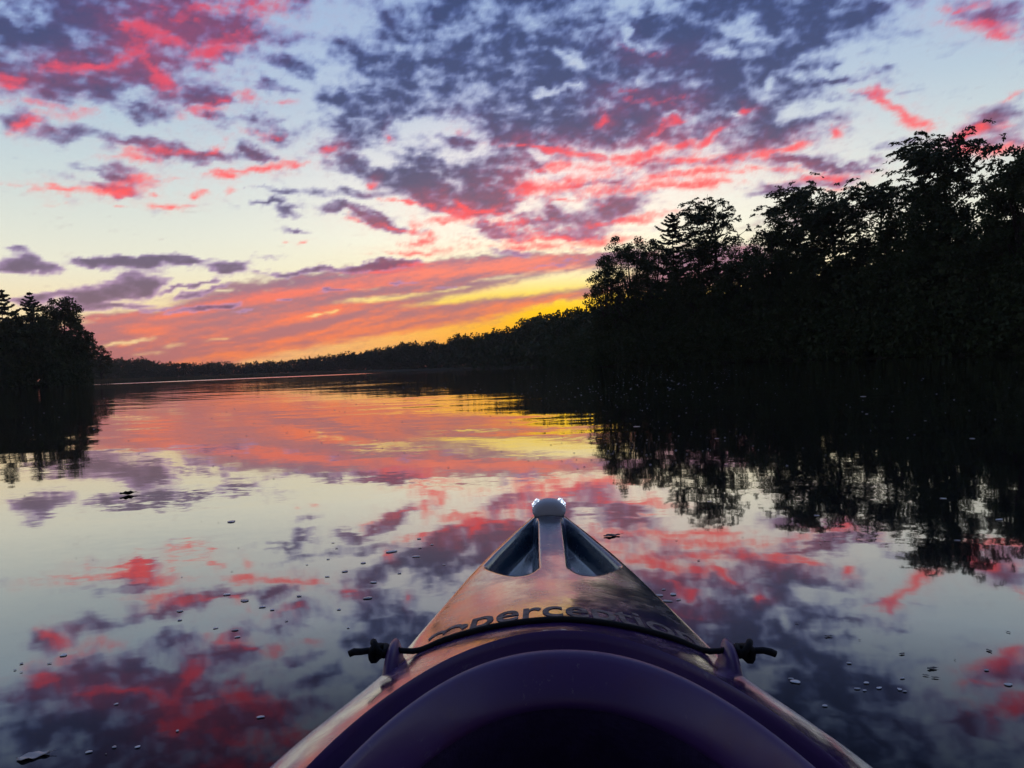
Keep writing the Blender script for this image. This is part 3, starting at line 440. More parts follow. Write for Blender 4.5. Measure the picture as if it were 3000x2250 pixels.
def tree_broad(seed, H, rad, base=.3, clumps=130, per=75, clump_r=.9, leaf=.26, flat=.75, top_r=.75, lean=(0, 0)):
    """round-headed broadleaf: trunk and limbs, leaf clumps with gaps between"""
    rng = np.random.default_rng(seed)
    tp, _ = limb(rng, (0, 0, -.3), (lean[0], lean[1], 1), H*.86, 9, .10, .12)
    wood = [tube(tp, np.linspace(.016*H, .004*H, len(tp)), 8)]
    cz, rz = H*(base+1)/2, H*(1-base)/2
    C, D = [], []
    tips = []
    for i in range(clumps):
        while True:
            v = rng.normal(size=3); v /= np.linalg.norm(v)
            rr = rng.uniform(.35, 1.0)**.6
            lump = 1 + .28*mnoise.noise(Vector(v)*1.9 + Vector((seed*3.1, 0, 0))) + .12*mnoise.noise(Vector(v)*4.7 + Vector((0, seed*1.7, 0)))
            wid = rad*(1-(1-top_r)*max(v[2], 0))
            p = np.array([v[0]*wid*rr*lump, v[1]*wid*rr*lump, cz+v[2]*rz*rr*lump])
            if p[2] > H*base*.7 and mnoise.noise(Vector(p)*.33 + Vector((seed*7.7, 2, 1))) > -.22: break
        tips.append(p)
    for k, p in enumerate(tips):
        n = int(per*rng.uniform(.6, 1.4)); rc = clump_r*rng.uniform(.55, 1.25)
        q = rng.normal(size=(n, 3)); q /= np.linalg.norm(q, axis=1, keepdims=True); q *= rng.uniform(.15, 1, (n, 1))**.6*rc
        q[:, 2] *= flat
        C.append(p+q)
        if k % 3 == 0:
            t = min(.95, max(.25, (p[2]/H)*.62)); j = t*(len(tp)-1); a = tp[int(j)]
            mid = a*.5+p*.5 + np.array([0, 0, -.12*np.linalg.norm(p-a)]) + rng.normal(size=3)*.25
            cv = np.array([(1-s)**2*a+2*s*(1-s)*mid+s*s*p for s in np.linspace(0, 1, 6)])
            wood.append(tube(cv, np.linspace(.0055*H, .012, 6), 5))
    lv = leaves(rng, np.concatenate(C), leaf)
    return join(wood), lv

def tree_feather(seed, H, rad, base=.35, sprays=640, per=30, leaf=.40, wind=(-.75, 0), open_=-.14, lean=(0, 0)):
    """open crown of arching limbs with long drooping compound leaves, combed to one side by the wind"""
    rng = np.random.default_rng(seed)
    tp, _ = limb(rng, (0, 0, -.3), (lean[0], lean[1], 1), H*.93, 9, .14, .12)
    wood = [tube(tp, np.linspace(.013*H, .003*H, len(tp)), 8)]
    C, D = [], []
    w = np.array([wind[0], wind[1], .22])
    n_l = 26
    for i in range(n_l):
        t = base + (1-base)*((i+.5)/n_l)**.85
        j = min(len(tp)-1.001, t*(len(tp)-1)*.98); k = int(j); a = tp[k]*(1-j+k)+tp[k+1]*(j-k)
        ang = i*2.4+rng.uniform(-.5, .5)
        rise = .25+.55*t if t < .9 else 1.1
        d = np.array([math.cos(ang), math.sin(ang), rise]) + w*.3
        f = (t-base)/(1-base)
        ln = rad*(.55+1.5*f-1.45*f*f)*rng.uniform(.75, 1.15)
        lp, ld = limb(rng, a, d, ln, 7, .34, .03)
        wood.append(tube(lp, np.linspace(.0045*H, .02, len(lp)), 5))
        for s in range(int(sprays/n_l)):
            u = rng.uniform(.12, 1.04)**.8; j = min(len(lp)-1.001, u*(len(lp)-1)); k = int(j)
            st = lp[k]*(1-(j-k)) + lp[k+1]*(j-k) + rng.normal(size=3)*np.array([.95, .95, .45])
            if mnoise.noise(Vector(st)*.38 + Vector((seed*5.3, 1, 2))) < open_: continue
            dd = w + np.array([d[0], d[1], .1])*.45 + rng.normal(size=3)*.42
            dd /= np.linalg.norm(dd); L = rng.uniform(.9, 2.3)
            s_ = rng.uniform(0, 1, per)**.8
            pts = st + dd*L*s_[:, None] + np.array([0, 0, -1])*(.40*L*s_**2.2)[:, None] + rng.normal(size=(per, 3))*np.array([.15, .15, .07])
            C.append(pts)
            D.append(np.repeat(dd[None], per, 0) + np.array([0, 0, -1])*(.9*s_)[:, None])
            tw = np.array([st + dd*L*x + np.array([0, 0, -1])*.40*L*x**2.2 for x in (0, .35, .7, 1)])
            if s % 2 == 0: wood.append(tube(tw, [.02, .014, .01, .006], 3))
    lv = leaves(rng, np.concatenate(C), leaf, 2.5, np.concatenate(D))
    return join(wood), lv

def tree_spruce(seed, H, rad, base=.1, whorl=.55, leaf=.3):
    rng = np.random.default_rng(seed)
    tp = np.array([[0.05*math.sin(z), .05*math.cos(z*1.3), z] for z in np.linspace(-.3, H, 10)])
    wood = [tube(tp, np.linspace(.012*H, .02, 10), 8)]
    C, D = [], []
    z = H*base
    while z < H-.2:
        f = 1-(z-H*base)/(H*(1-base)); ln0 = rad*min(1, f*2.6)**.75*rng.uniform(.55, 1.25)+.25
        nb = rng.integers(4, 7)
        a0 = rng.uniform(0, 6.28)
        for k in range(nb):
            a = a0+k*2*math.pi/nb+rng.uniform(-.3, .3); ln = ln0*rng.uniform(.4, 1.2)
            s = np.linspace(0, 1, 6)
            br = np.stack([np.cos(a)*ln*s, np.sin(a)*ln*s, z + rng.uniform(-.2, .2) + ln*(-.42*s+.42*s**2.4)*rng.uniform(.5, 1.2) + .35*ln*s*(1-f)**2], -1)
            wood.append(tube(br, np.linspace(.03+.01*ln, .008, 6), 4))
            n = int(26+ln*38); t = rng.uniform(.08, 1, n); c = np.stack([np.interp(t, s, br[:, i]) for i in range(3)], -1)
            side = rng.normal(size=n)*.16*ln*(1.05-t)+rng.normal(size=n)*.05
            c[:, 0] += -np.sin(a)*side; c[:, 1] += np.cos(a)*side; c[:, 2] -= np.abs(side)*.3+rng.uniform(0, .16, n)
            C.append(c); D.append(np.stack([np.cos(a)-np.sin(a)*np.sign(side)*.7, np.sin(a)+np.cos(a)*np.sign(side)*.7, np.full(n, -.25)], -1))
        z += whorl*(.6+.4*f)*rng.uniform(.55, 1.35)
    return join(wood), leaves(rng, np.concatenate(C), leaf, 2.4, np.concatenate(D))

def plant(name, az, r, geo, mat, label, cat='tree', group=None, z=0.9):
    xy = polar(az, r)
    t = empty(name, (xy[0], xy[1], z), 0.0, label=label, category=cat)
    if group: t['group'] = group
    obj('trunk', mesh_np('trunk', *geo[0], True), M_BARK, t)
    obj('crown', mesh_np('crown', *geo[1]), mat, t)
    return t

plant('broadleaf_tree', 9.36, 115.6, tree_broad(3, 19.45, 6.50, base=0.22, clumps=220, per=95, clump_r=1.0, leaf=0.26), M_LEAF, 'round-headed leafy tree at the left end of the right bank, sky showing through', group='trees along the right bank')
plant('broadleaf_tree', 7.53, 119.7, tree_broad(4, 17.10, 3.44, base=0.22, clumps=90, per=60, clump_r=0.9, leaf=0.3), M_LEAF, 'lower leafy tree leaning out over the water at the left end of the right bank', group='trees along the right bank')
plant('spruce_tree', 12.74, 111.2, tree_spruce(6, 21.55, 3.75, leaf=0.42, whorl=1.1), M_NEEDLE, 'narrow dark spruce with a pointed top on the right bank', group='trees along the right bank')
plant('feathery_tree', 15.94, 107.0, tree_feather(12, 22.59, 5.38, base=0.42), M_FERN, 'feathery open tree just right of the spruce on the right bank', group='trees along the right bank')
plant('feathery_tree', 20.29, 102.4, tree_feather(13, 22.67, 5.38, base=0.45), M_FERN, 'feathery tree with a tufted top above a dense rounded tree, middle of the right bank', group='trees along the right bank')
plant('broadleaf_tree', 20.11, 99.4, tree_broad(15, 17.56, 4.88, base=0.2, clumps=200, per=105, clump_r=1.0, leaf=0.27), M_LEAF, 'dense rounded tree below the tufted feathery one, middle of the right bank', group='trees along the right bank')
plant('feathery_tree', 24.24, 96.0, tree_feather(17, 18.34, 3.88, base=0.4), M_FERN, 'sparse feathery tree with see-through branches right of the middle of the right bank', group='trees along the right bank')
plant('feathery_tree', 26.87, 92.3, tree_feather(18, 19.25, 4.03, base=0.4), M_FERN, 'feathery tree leaning against the tallest tree on the right bank', group='trees along the right bank')
plant('feathery_tree', 30.81, 87.8, tree_feather(21, 22.63, 4.93, base=0.42, sprays=1000), M_FERN, 'tallest feathery tree, its broad crown combed leftward, on the right bank', group='trees along the right bank')
plant('broadleaf_tree', 30.35, 85.9, tree_broad(22, 16.43, 3.87, base=0.2, clumps=200, per=105, clump_r=1.0, leaf=0.26), M_LEAF, 'dense leafy tree filling the foot of the tallest tree on the right bank', group='trees along the right bank')
plant('broadleaf_tree', 35.2, 81.0, tree_broad(25, 18.85, 3.65, base=0.32, clumps=230, per=120, clump_r=0.95, leaf=0.28, top_r=0.6), M_LEAF, 'tall leafy tree cut by the right edge of the picture', group='trees along the right bank')
plant('broadleaf_tree', 37.84, 79.8, tree_broad(26, 16.66, 3.53, base=0.2, clumps=150, per=70, leaf=0.3), M_LEAF, 'leafy tree behind the one at the right edge of the picture', group='trees along the right bank')
plant('broadleaf_tree', 11.46, 110.9, tree_broad(60, 17.77, 4.06, base=0.2, clumps=140, per=95, clump_r=0.95, leaf=0.26), M_LEAF, 'leafy tree filling the gap between the round-headed tree and the spruce', group='trees along the right bank')
plant('broadleaf_tree', 14.02, 107.3, tree_broad(61, 18.51, 3.89, base=0.2, clumps=140, per=95, clump_r=0.95, leaf=0.26), M_LEAF, 'leafy tree at the foot of the spruce, on its right side', group='trees along the right bank')
plant('broadleaf_tree', 17.8, 102.3, tree_broad(62, 15.45, 3.27, base=0.2, clumps=140, per=95, clump_r=0.95, leaf=0.26), M_LEAF, 'low leafy tree left of the dense rounded tree in the middle of the right bank', group='trees along the right bank')
plant('broadleaf_tree', 22.49, 96.1, tree_broad(63, 13.25, 2.98, base=0.2, clumps=140, per=95, clump_r=0.95, leaf=0.26), M_LEAF, 'low leafy tree right of the dense rounded tree in the middle of the right bank', group='trees along the right bank')
plant('broadleaf_tree', 27.66, 88.8, tree_broad(64, 14.00, 2.94, base=0.2, clumps=140, per=95, clump_r=0.95, leaf=0.26), M_LEAF, 'leafy tree at the left foot of the tallest tree on the right bank', group='trees along the right bank')
plant('broadleaf_tree', 33.0, 82.5, tree_broad(65, 11.48, 2.13, base=0.2, clumps=140, per=95, clump_r=0.95, leaf=0.26), M_LEAF, 'low leafy tree just right of the tallest tree on the right bank', group='trees along the right bank')
plant('spruce_tree', -34.66, 194.6, tree_spruce(31, 20.77, 4.63, leaf=0.6, whorl=1.3), M_NEEDLE, 'ragged spruce at the left edge of the picture', group='trees on the left point')
plant('spruce_tree', -33.13, 197.5, tree_spruce(33, 20.84, 3.71, leaf=0.55, whorl=1.3), M_NEEDLE, 'thin spruce top rising behind the round tree on the left point', group='trees on the left point')
plant('broadleaf_tree', -31.32, 196.7, tree_broad(35, 19.41, 5.18, base=0.1, clumps=190, per=70, clump_r=1.3, leaf=0.45, top_r=0.95), M_LEAF, 'dense round-topped tree on the left point', group='trees on the left point')
plant('broadleaf_tree', -33.01, 194.1, tree_broad(36, 16.78, 4.56, base=0.1, clumps=150, per=70, clump_r=1.3, leaf=0.45), M_LEAF, 'dense low tree under the thin spruce on the left point', group='trees on the left point')
plant('broadleaf_tree', -34.21, 192.5, tree_broad(37, 16.37, 4.46, base=0.1, clumps=150, per=70, clump_r=1.3, leaf=0.45), M_LEAF, 'dense tree under the ragged spruce at the left edge of the picture', group='trees on the left point')
plant('broadleaf_tree', -30.42, 203.4, tree_broad(38, 13.35, 3.44, base=0.08, clumps=120, per=60, clump_r=1.1, leaf=0.45), M_LEAF, 'slope-shouldered tree at the right side of the left point', group='trees on the left point')
plant('broadleaf_tree', -29.28, 285.9, tree_broad(39, 12.22, 4.19, base=0.15, clumps=70, per=50, clump_r=1.0, leaf=0.45), M_LEAF, 'small spreading tree at the tip of the left point', group='trees on the left point')
plant('broadleaf_tree', 2.62, 270.3, tree_broad(51, 19.29, 5.67, base=.3, clumps=90, per=40, clump_r=1.13, leaf=0.38), M_LEAF, 'bushy crown standing out on the far skyline left of the right bank', group='crowns standing out on the far shore')
plant('broadleaf_tree', 5.28, 200.9, tree_broad(52, 15.36, 3.92, base=.3, clumps=90, per=40, clump_r=0.84, leaf=0.28), M_LEAF, 'rounded crown on the far skyline beside the right bank', group='crowns standing out on the far shore')
plant('broadleaf_tree', -4.25, 401.1, tree_broad(53, 17.51, 6.72, base=.3, clumps=90, per=40, clump_r=1.68, leaf=0.56), M_LEAF, 'clump-topped crown on the far skyline in the middle of the lake view', group='crowns standing out on the far shore')

# ---- the dark thicket under the shoreline trees: one unbroken mass nobody could count
def thicket(name, label, pts, leaf, seed, per, clump, mat):
    """pts: rows of (az0, az1, height0, height1, depth, count)"""
    rng = np.random.default_rng(seed); C = []
    for a0, a1, h0, h1, deep, cnt in pts:
        t = rng.uniform(0, 1, cnt); az = a0+(a1-a0)*t
        top = (h0+(h1-h0)*t)*(.80+.20*np.array([mnoise.noise((a*.9, 3.3, seed)) + .6*mnoise.noise((a*2.7, 1.3, seed)) for a in az]))
        dr = rng.uniform(0, 1, cnt)**1.3*deep
        z = rng.uniform(0, 1, cnt)**.85*top*np.clip(.35+dr/4.0, 0, 1)
        xy = polar(az, shore(az)-.6+dr)
        n = per
        q = rng.normal(size=(cnt, n, 3)); q /= np.linalg.norm(q, axis=2, keepdims=True); q *= rng.uniform(.2, 1, (cnt, n, 1))*clump*rng.uniform(.6, 1.3, (cnt, 1, 1))
        q[..., 2] *= .8
        c = np.column_stack([xy, z])[:, None, :]+q
        c[..., 2] = np.maximum(c[..., 2], .06)
        C.append(c.reshape(-1, 3))
    V, F = leaves(rng, np.concatenate(C), leaf)
    V[:, 2] = np.maximum(V[:, 2], .02)
    obj(name, mesh_np(name, V, F), mat, kind='stuff', label=label, category='undergrowth')
thicket('right_bank_thicket', 'unbroken dark undergrowth below the trees of the right bank', [(2.99, 4.06, 6.5, 7.7, 9, 601), (4.06, 5.39, 7.7, 8.4, 9, 730), (5.39, 6.71, 8.4, 9.7, 9, 577), (6.71, 8.03, 9.7, 10.8, 9, 218), (8.03, 10.63, 10.8, 11.4, 9, 400), (10.63, 13.2, 11.4, 14.6, 9, 385), (13.2, 14.46, 14.6, 14.0, 9, 201), (14.46, 16.94, 14.0, 12.2, 9, 363), (16.94, 19.35, 12.2, 15.0, 9, 368), (19.35, 21.7, 15.0, 14.2, 9, 383), (21.7, 23.97, 14.2, 11.7, 9, 330), (23.97, 26.17, 11.7, 12.6, 9, 301), (26.17, 28.28, 12.6, 14.5, 9, 312), (28.28, 31.3, 14.5, 15.7, 9, 481), (31.3, 32.27, 15.7, 12.1, 9, 143), (32.27, 33.22, 12.1, 11.6, 9, 121), (33.22, 35.05, 11.6, 12.1, 9, 236), (35.05, 38.15, 12.1, 11.6, 9, 370)], .42, 41, 26, .95, M_LEAF)
thicket('left_point_thicket', 'unbroken dark undergrowth below the trees of the left point', [(-35.69, -33.89, 17.9, 17.3, 9, 552), (-33.89, -31.81, 17.3, 16.0, 9, 633), (-31.81, -30.73, 16.0, 12.3, 9, 392), (-30.73, -30.28, 12.3, 7.1, 9, 306), (-30.28, -30.0, 7.1, 4.1, 9, 562)], .6, 42, 26, 1.2, M_LEAF)


# ---- wooded far shore: many crowns that read as one dark band
def far_wood():
    rng = np.random.default_rng(77)
    tab = [(-30.05, 490.0, 16.6), (-28.54, 551.0, 17.1), (-27.08, 584.0, 16.5), (-25.37, 611.0, 14.8), (-23.6, 624.0, 13.7), (-21.79, 633.0, 12.7), (-20.4, 640.0, 11.2), (-18.97, 618.0, 11.9), (-18.01, 603.0, 11.8), (-16.3, 578.0, 12.3), (-14.55, 554.0, 13.8), (-13.03, 534.0, 14.7), (-11.49, 503.0, 15.1), (-10.2, 478.0, 15.1), (-8.89, 454.0, 16.1), (-7.31, 425.0, 16.1), (-5.46, 392.0, 15.4), (-4.39, 368.0, 15.6), (-3.06, 339.0, 14.5), (-1.71, 310.0, 15.2), (0.17, 280.0, 16.1), (1.79, 255.0, 16.4), (2.6, 240.0, 16.5), (3.67, 221.0, 15.3), (5.01, 197.0, 15.1), (6.08, 178.0, 14.4), (7.14, 166.0, 14.3), (10.79, 137.0, 11.8), (18.3, 121.0, 11.1), (25.23, 110.0, 12.5), (31.46, 101.0, 14.0), (35.17, 95.0, 12.4), (39.39, 93.0, 11.2)]      # azimuth, distance, crown-top height
    # the same wood runs on round the lake either side of the view
    left = [(-125, 172, 15), (-90, 193, 16), (-60, 203, 17), (-45, 197, 18), (-36.5, 190, 15)]
    right = [(50, 76, 17), (70, 68, 17), (110, 76, 16)]
    C, S, wood = [], [], []
    for A, i, n in [(np.array(b), i, n) for b, n in ((tab, 900), (left, 230), (right, 80)) for i in range(n)]:
        az = A[0, 0]+(A[-1, 0]-A[0, 0])*(i+rng.uniform(0, 1))/n
        r0 = np.interp(az, A[:, 0], A[:, 1]); h = np.interp(az, A[:, 0], A[:, 2])
        back = rng.uniform(0, 1)
        r = r0 + 3 + back*22
        H = h*(1.06+.16*mnoise.noise((az*.8, .5, 9))+.10*mnoise.noise((az*2.9, 4, 2)))*rng.uniform(.80, 1.03)
        xy = polar(az, r)
        zb = .6
        wd = H*rng.uniform(.30, .60)
        cl = 30
        v = rng.normal(size=(cl, 3)); v /= np.linalg.norm(v, axis=1, keepdims=True); v *= rng.uniform(.3, 1, (cl, 1))**.5
        cc = np.column_stack([xy[0]+v[:, 0]*wd, xy[1]+v[:, 1]*wd, zb+H*.55+v[:, 2]*H*.42])
        m = 16
        q = rng.normal(size=(cl, m, 3)); q /= np.linalg.norm(q, axis=2, keepdims=True); q *= rng.uniform(.3, 1, (cl, m, 1))*H*.085
        C.append((cc[:, None, :]+q).reshape(-1, 3)); S.append(np.full(cl*m, H*.055))
        # low growth to the waterline
        k = 60
        lw = np.column_stack([xy[0]+rng.normal(size=k)*wd*.8, xy[1]-rng.uniform(0, 4, k)+rng.normal(size=k)*2, rng.uniform(.1, H*.5, k)])
        C.append(lw); S.append(np.full(k, H*.08))
        wood.append(tube(np.array([[xy[0], xy[1], -.2], [xy[0]+rng.normal()*.3, xy[1], H*.5], [xy[0]+rng.normal()*.5, xy[1], H*.72]]), [H*.014, H*.01, H*.004], 4))
    V, F = leaves(rng, np.concatenate(C), np.concatenate(S), 1.3)
    V[:, 2] = np.maximum(V[:, 2], .02)
    V2, F2 = join([(V, F)]+wood)
    obj('distant_forest', mesh_np('distant_forest', V2, F2), M_LEAF, kind='stuff', label='dark wooded far shore running low across the lake', category='forest')
far_wood()

def reeds():
    """pale marsh grass along the foot of the far left shore"""
    rng = np.random.default_rng(5); n = 26000
    az = rng.uniform(-30.5, -9, n); dr = rng.uniform(-1, 26, n)
    xy = polar(az, shore(az)+dr); h = rng.uniform(.9, 1.9, n)*np.clip(1-(az+14)/8, .3, 1)
    w = rng.uniform(.04, .12, n); t = rng.uniform(0, math.pi, n)
    o = np.stack([np.cos(t)*w, np.sin(t)*w], -1); lean = rng.normal(size=(n, 2))*.22
    b = np.column_stack([xy, np.full(n, -.05)])
    V = np.stack([b-np.column_stack([o, np.zeros(n)]), b+np.column_stack([o, np.zeros(n)]), b+np.column_stack([lean*h[:, None], h])], 1).reshape(-1, 3)
    m, N, bs = principled('marsh_grass', (.16, .13, .08), .8, .2)
    g = N.new('ShaderNodeNewGeometry')
    N.put(bs.inputs['Base Color'], N.mix((.10, .09, .05), (.20, .16, .10), g.outputs['Random Per Island']))
    obj('marsh_grass', mesh_np('marsh_grass', V, np.arange(3*n).reshape(-1, 3)), m, kind='stuff', label='low marsh grass along the far left waterline', category='grass')
reeds()

# ---- thin evening haze over the lake
def make_haze():
    x, y0, y1, z0, z1 = 900.0, -700.0, 1300.0, -8.0, 45.0
    c = np.array([[sx*x, yy, zz] for sx in (-1, 1) for yy in (y0, y1) for zz in (z0, z1)])
    f = np.array([[0, 1, 3, 2], [4, 6, 7, 5], [0, 4, 5, 1], [2, 3, 7, 6], [0, 2, 6, 4], [1, 5, 7, 3]])
    m = bpy.data.materials.new('evening_haze'); m.use_nodes = True
    N = Nodes(m.node_tree); N.n.clear()
    v = N.new('ShaderNodeVolumePrincipled'); v.inputs['Color'].default_value = (.92, .84, .84, 1); v.inputs['Density'].default_value = HAZE
    v.inputs['Anisotropy'].default_value = .35
    o = N.new('ShaderNodeOutputMaterial'); N.l.new(v.outputs[0], o.inputs['Volume'])
    obj('haze', mesh_np('haze', c, f), m, kind='stuff')
HAZE = 0.00016
make_haze()

# ------------------------------------------------------------------ kayak
def table(pts, sigma=.035):
    """smoothed profile along the boat: d (m ahead of the seat) -> value"""
    pts = sorted(pts); g = np.arange(-1.5, 1.9, .01)
    v = np.interp(g, [p[0] for p in pts], [p[1] for p in pts])
    k = np.exp(-.5*(np.arange(-12, 13)*.01/sigma)**2); k /= k.sum()
    s = np.convolve(np.pad(v, 12, mode='edge'), k, 'valid')
    return lambda d: np.interp(d, g, s)
half_w = table([(1.745, .0), (1.72, .014), (1.65, .041), (1.55, .080), (1.43, .118), (1.31, .150), (1.066, .205), (.925, .232), (.69, .300), (.4, .338), (.1, .36), (-.2, .36), (-.6, .31), (-1.0, .17), (-1.25, .0)], .022)
edge_z = table([(1.70, .309), (1.55, .289), (1.34, .272), (1.24, .265), (1.0, .247), (.69, .249), (.2, .262), (-.6, .27), (-1.25, .31)], .06)
crown_z = table([(1.70, .322), (1.6, .316), (1.5, .308), (1.35, .300), (1.2, .301), (1.05, .311), (.97, .320), (.90, .329), (.84, .339), (.79, .350), (.6, .378), (.2, .385), (-.3, .375), (-.6, .35), (-1.25, .325)], .03)
def ss(a, b, x):
    t = np.clip((x-a)/(b-a), 0, 1); return t*t*(3-2*t)
def deck_z(x, d):
    ax = np.abs(x); hw = np.maximum(half_w(d), .004); r = np.clip(ax/hw, 0, 1)
    z = edge_z(d) + (crown_z(d)-edge_z(d))*np.clip(1-r**1.75, 0, 1)**.74
    # hand scoops either side of the bow ridge
    inner = .0235 + .030*np.clip((1.25-d)/.08, 0, 1)**2
    near = 1.215 + .13*np.clip((ax-.06)/.075, 0, 1)**1.5 + .03*np.clip((.05-ax)/.02, 0, 1)**2
    m = ss(inner, inner+.013, ax)*ss(hw-.013, hw-.044, ax)*ss(near, near+.030, d)*ss(1.64, 1.56, d)
    return z - .050*m*(.55+.45*ss(1.15, 1.42, d))
def super_curve(a, length, width, n=2.3, mid=.15):
    c, s = np.cos(a), np.sin(a)
    return np.sign(s)*width*np.abs(s)**(2/n), mid + np.sign(c)*length*np.abs(c)**(2/n)

kayak = empty('kayak', (.010, 0, 0), R(-1.9), label='purple and teal sit-inside kayak with glossy deck pointing across the lake', category='kayak')
kayak.rotation_euler = (0, R(1.5), R(-1.9))
KM = kayak.rotation_euler.to_matrix().to_4x4(); KM.translation = kayak.location

def plastic(name, dark=1.0, rough=.2, coat=1.0, tint=(.085, .030, .17)):
    m, N, b = principled(name, (.07, .03, .16), rough, .5)
    tc = N.new('ShaderNodeTexCoord'); P = tc.outputs['Object']
    s = N.new('ShaderNodeSeparateXYZ'); N.put(s.inputs[0], P)
    n1 = N.noise(P, 5, 4, .6).outputs[0]
    f = N.smooth(N.math('ADD', s.outputs[1], N.math('MULTIPLY', N.math('SUBTRACT', n1, .5), .22)), .90, 1.16)
    c = N.mix(tuple(v*dark for v in tint), (.012*dark, .040*dark, .072*dark), f)
    mp = N.new('ShaderNodeMapping'); N.put(mp.inputs[0], P); mp.inputs['Scale'].default_value = (1, .16, 1); mp.inputs['Rotation'].default_value = (0, 0, R(12))
    scr = N.noise(mp.outputs[0], 130, 3, .7).outputs[0]
    scuff = N.math('MULTIPLY', N.smooth(scr, .60, .74), N.smooth(N.noise(P, 9, 3).outputs[0], .45, .65))
    c = N.mix(c, (.10*dark, .035*dark, .10*dark), N.math('MULTIPLY', N.smooth(N.noise(P, 16, 4, .7).outputs[0], .52, .70), .55))
    c = N.mix(c, (.30, .25, .27), N.math('MULTIPLY', scuff, .42))
    specks = N.smooth(N.noise(P, 420, 2, .5).outputs[0], .72, .78)
    c = N.mix(c, (.02, .016, .014), N.math('MULTIPLY', specks, .6))
    N.put(b.inputs['Base Color'], c)
    smear = N.noise(P, 14, 5, .65).outputs[0]
    N.put(b.inputs['Roughness'], N.math('ADD', rough-.05, N.math('ADD', N.math('MULTIPLY', N.smooth(smear, .40, .68), .16), N.math('MULTIPLY', scuff, .2))))
    b.inputs['IOR'].default_value = 1.65
    b.inputs['Coat Weight'].default_value = coat; b.inputs['Coat Roughness'].default_value = .10; b.inputs['Coat IOR'].default_value = 1.54
    bp = N.new('ShaderNodeBump'); bp.inputs['Distance'].default_value = .0006; bp.inputs['Strength'].default_value = .7
    N.put(bp.inputs['Height'], N.math('ADD', N.noise(P, 26, 5, .6).outputs[0], N.math('MULTIPLY', scr, .10))); N.l.new(bp.outputs[0], b.inputs['Normal']); N.l.new(bp.outputs[0], b.inputs['Coat Normal'])
    N.put(b.inputs['Coat Roughness'], N.math('ADD', .07, N.math('MULTIPLY', N.smooth(smear, .42, .66), .16)))
    return m
M_HULL = plastic('moulded_plastic')
M_RIM = plastic('satin_rim_plastic', .95, .36, 0.0, (.085, .036, .14))
M_FLOOR = plastic('cockpit_plastic', 2.0, .5, 0.0, (.085, .034, .15))
M_RIM.node_tree.nodes['Principled BSDF'].inputs['IOR'].default_value = 1.45

def make_deck():
    A, B = [], []
    for t in np.linspace(0, 1, 190)**1.0: A.append((0, 1.735-(1.735-.85)*t)); B.append(1.735-(1.735-.90)*t)
    for a in np.linspace(0, math.pi, 150)[1:]:
        x, d = super_curve(a, .70, .256); A.append((x, d)); B.append(.90-1.52*a/math.pi)
    for t in np.linspace(0, 1, 40)[1:]: A.append((0, -.55-.68*t)); B.append(-.62-.61*t)
    A = np.array(A); B = np.array(B); nv = 64
    w = np.linspace(0, 1, nv)
    w = w*.6+.4*(1-(1-w)**2)
    V = []
    for sgn in (1, -1):
        x = A[:, :1]*(1-w)+half_w(B)[:, None]*w; d = A[:, 1:]*(1-w)+B[:, None]*w
        x = np.minimum(x, half_w(d))
        V.append(np.stack([sgn*x, d, deck_z(x, d)], -1))
    parts = []
    for k, v in enumerate(V):
        f = grid_faces(v.shape[0], nv)
        parts.append((v.reshape(-1, 3), f if k == 1 else f[:, ::-1]))
    Vv, F = join(parts)
    me = mesh_np('deck', Vv, F, True)
    bm = bmesh.new(); bm.from_mesh(me); bmesh.ops.remove_doubles(bm, verts=bm.verts, dist=.0006)
    bmesh.ops.recalc_face_normals(bm, faces=bm.faces); bm.to_mesh(me); bm.free()
    me.polygons.foreach_set('use_smooth', np.ones(len(me.polygons), bool))
    return obj('deck', me, M_HULL, kayak)
deck = make_deck()

def make_hull():
    d = np.concatenate([np.linspace(1.745, 1.5, 34), np.linspace(1.5, -1.0, 80)[1:], np.linspace(-1.0, -1.25, 25)[1:]])
    keel = table([(1.75, .30), (1.65, .10), (1.5, .0), (1.3, -.06), (1.0, -.09), (-.6, -.09), (-1.0, -.03), (-1.25, .28)], .03)
    prof = [(1.0, 1.0), (1.004, .985), (1.0, .95), (.985, .8), (.96, .6), (.91, .4), (.80, .2), (.55, .07), (.28, .02), (0, 0)]
    sec = prof + [(-x, z) for x, z in prof[-2::-1]]
    V = np.array([[(x*half_w(q), q, keel(q)+(edge_z(q)-.0005-keel(q))*z) for x, z in sec] for q in d])
    me = mesh_np('hull', V.reshape(-1, 3), grid_faces(len(d), len(sec)), True)
    return obj('hull', me, M_HULL, kayak)
make_hull()
def make_floor():
    # dry inside of the hull, above the waterline
    d = np.linspace(1.45, -1.05, 70)
    sec = [(-.97, .80), (-.94, .5), (-.86, .2), (-.7, .06), (-.35, .01), (0, 0), (.35, .01), (.7, .06), (.86, .2), (.94, .5), (.97, .80)]
    V = np.array([[(x*half_w(q), q, .012+(edge_z(q)-.03)*z) for x, z in sec] for q in d])
    obj('cockpit_floor', mesh_np('cockpit_floor', V.reshape(-1, 3), grid_faces(len(d), len(sec)), True), M_FLOOR, kayak)
make_floor()

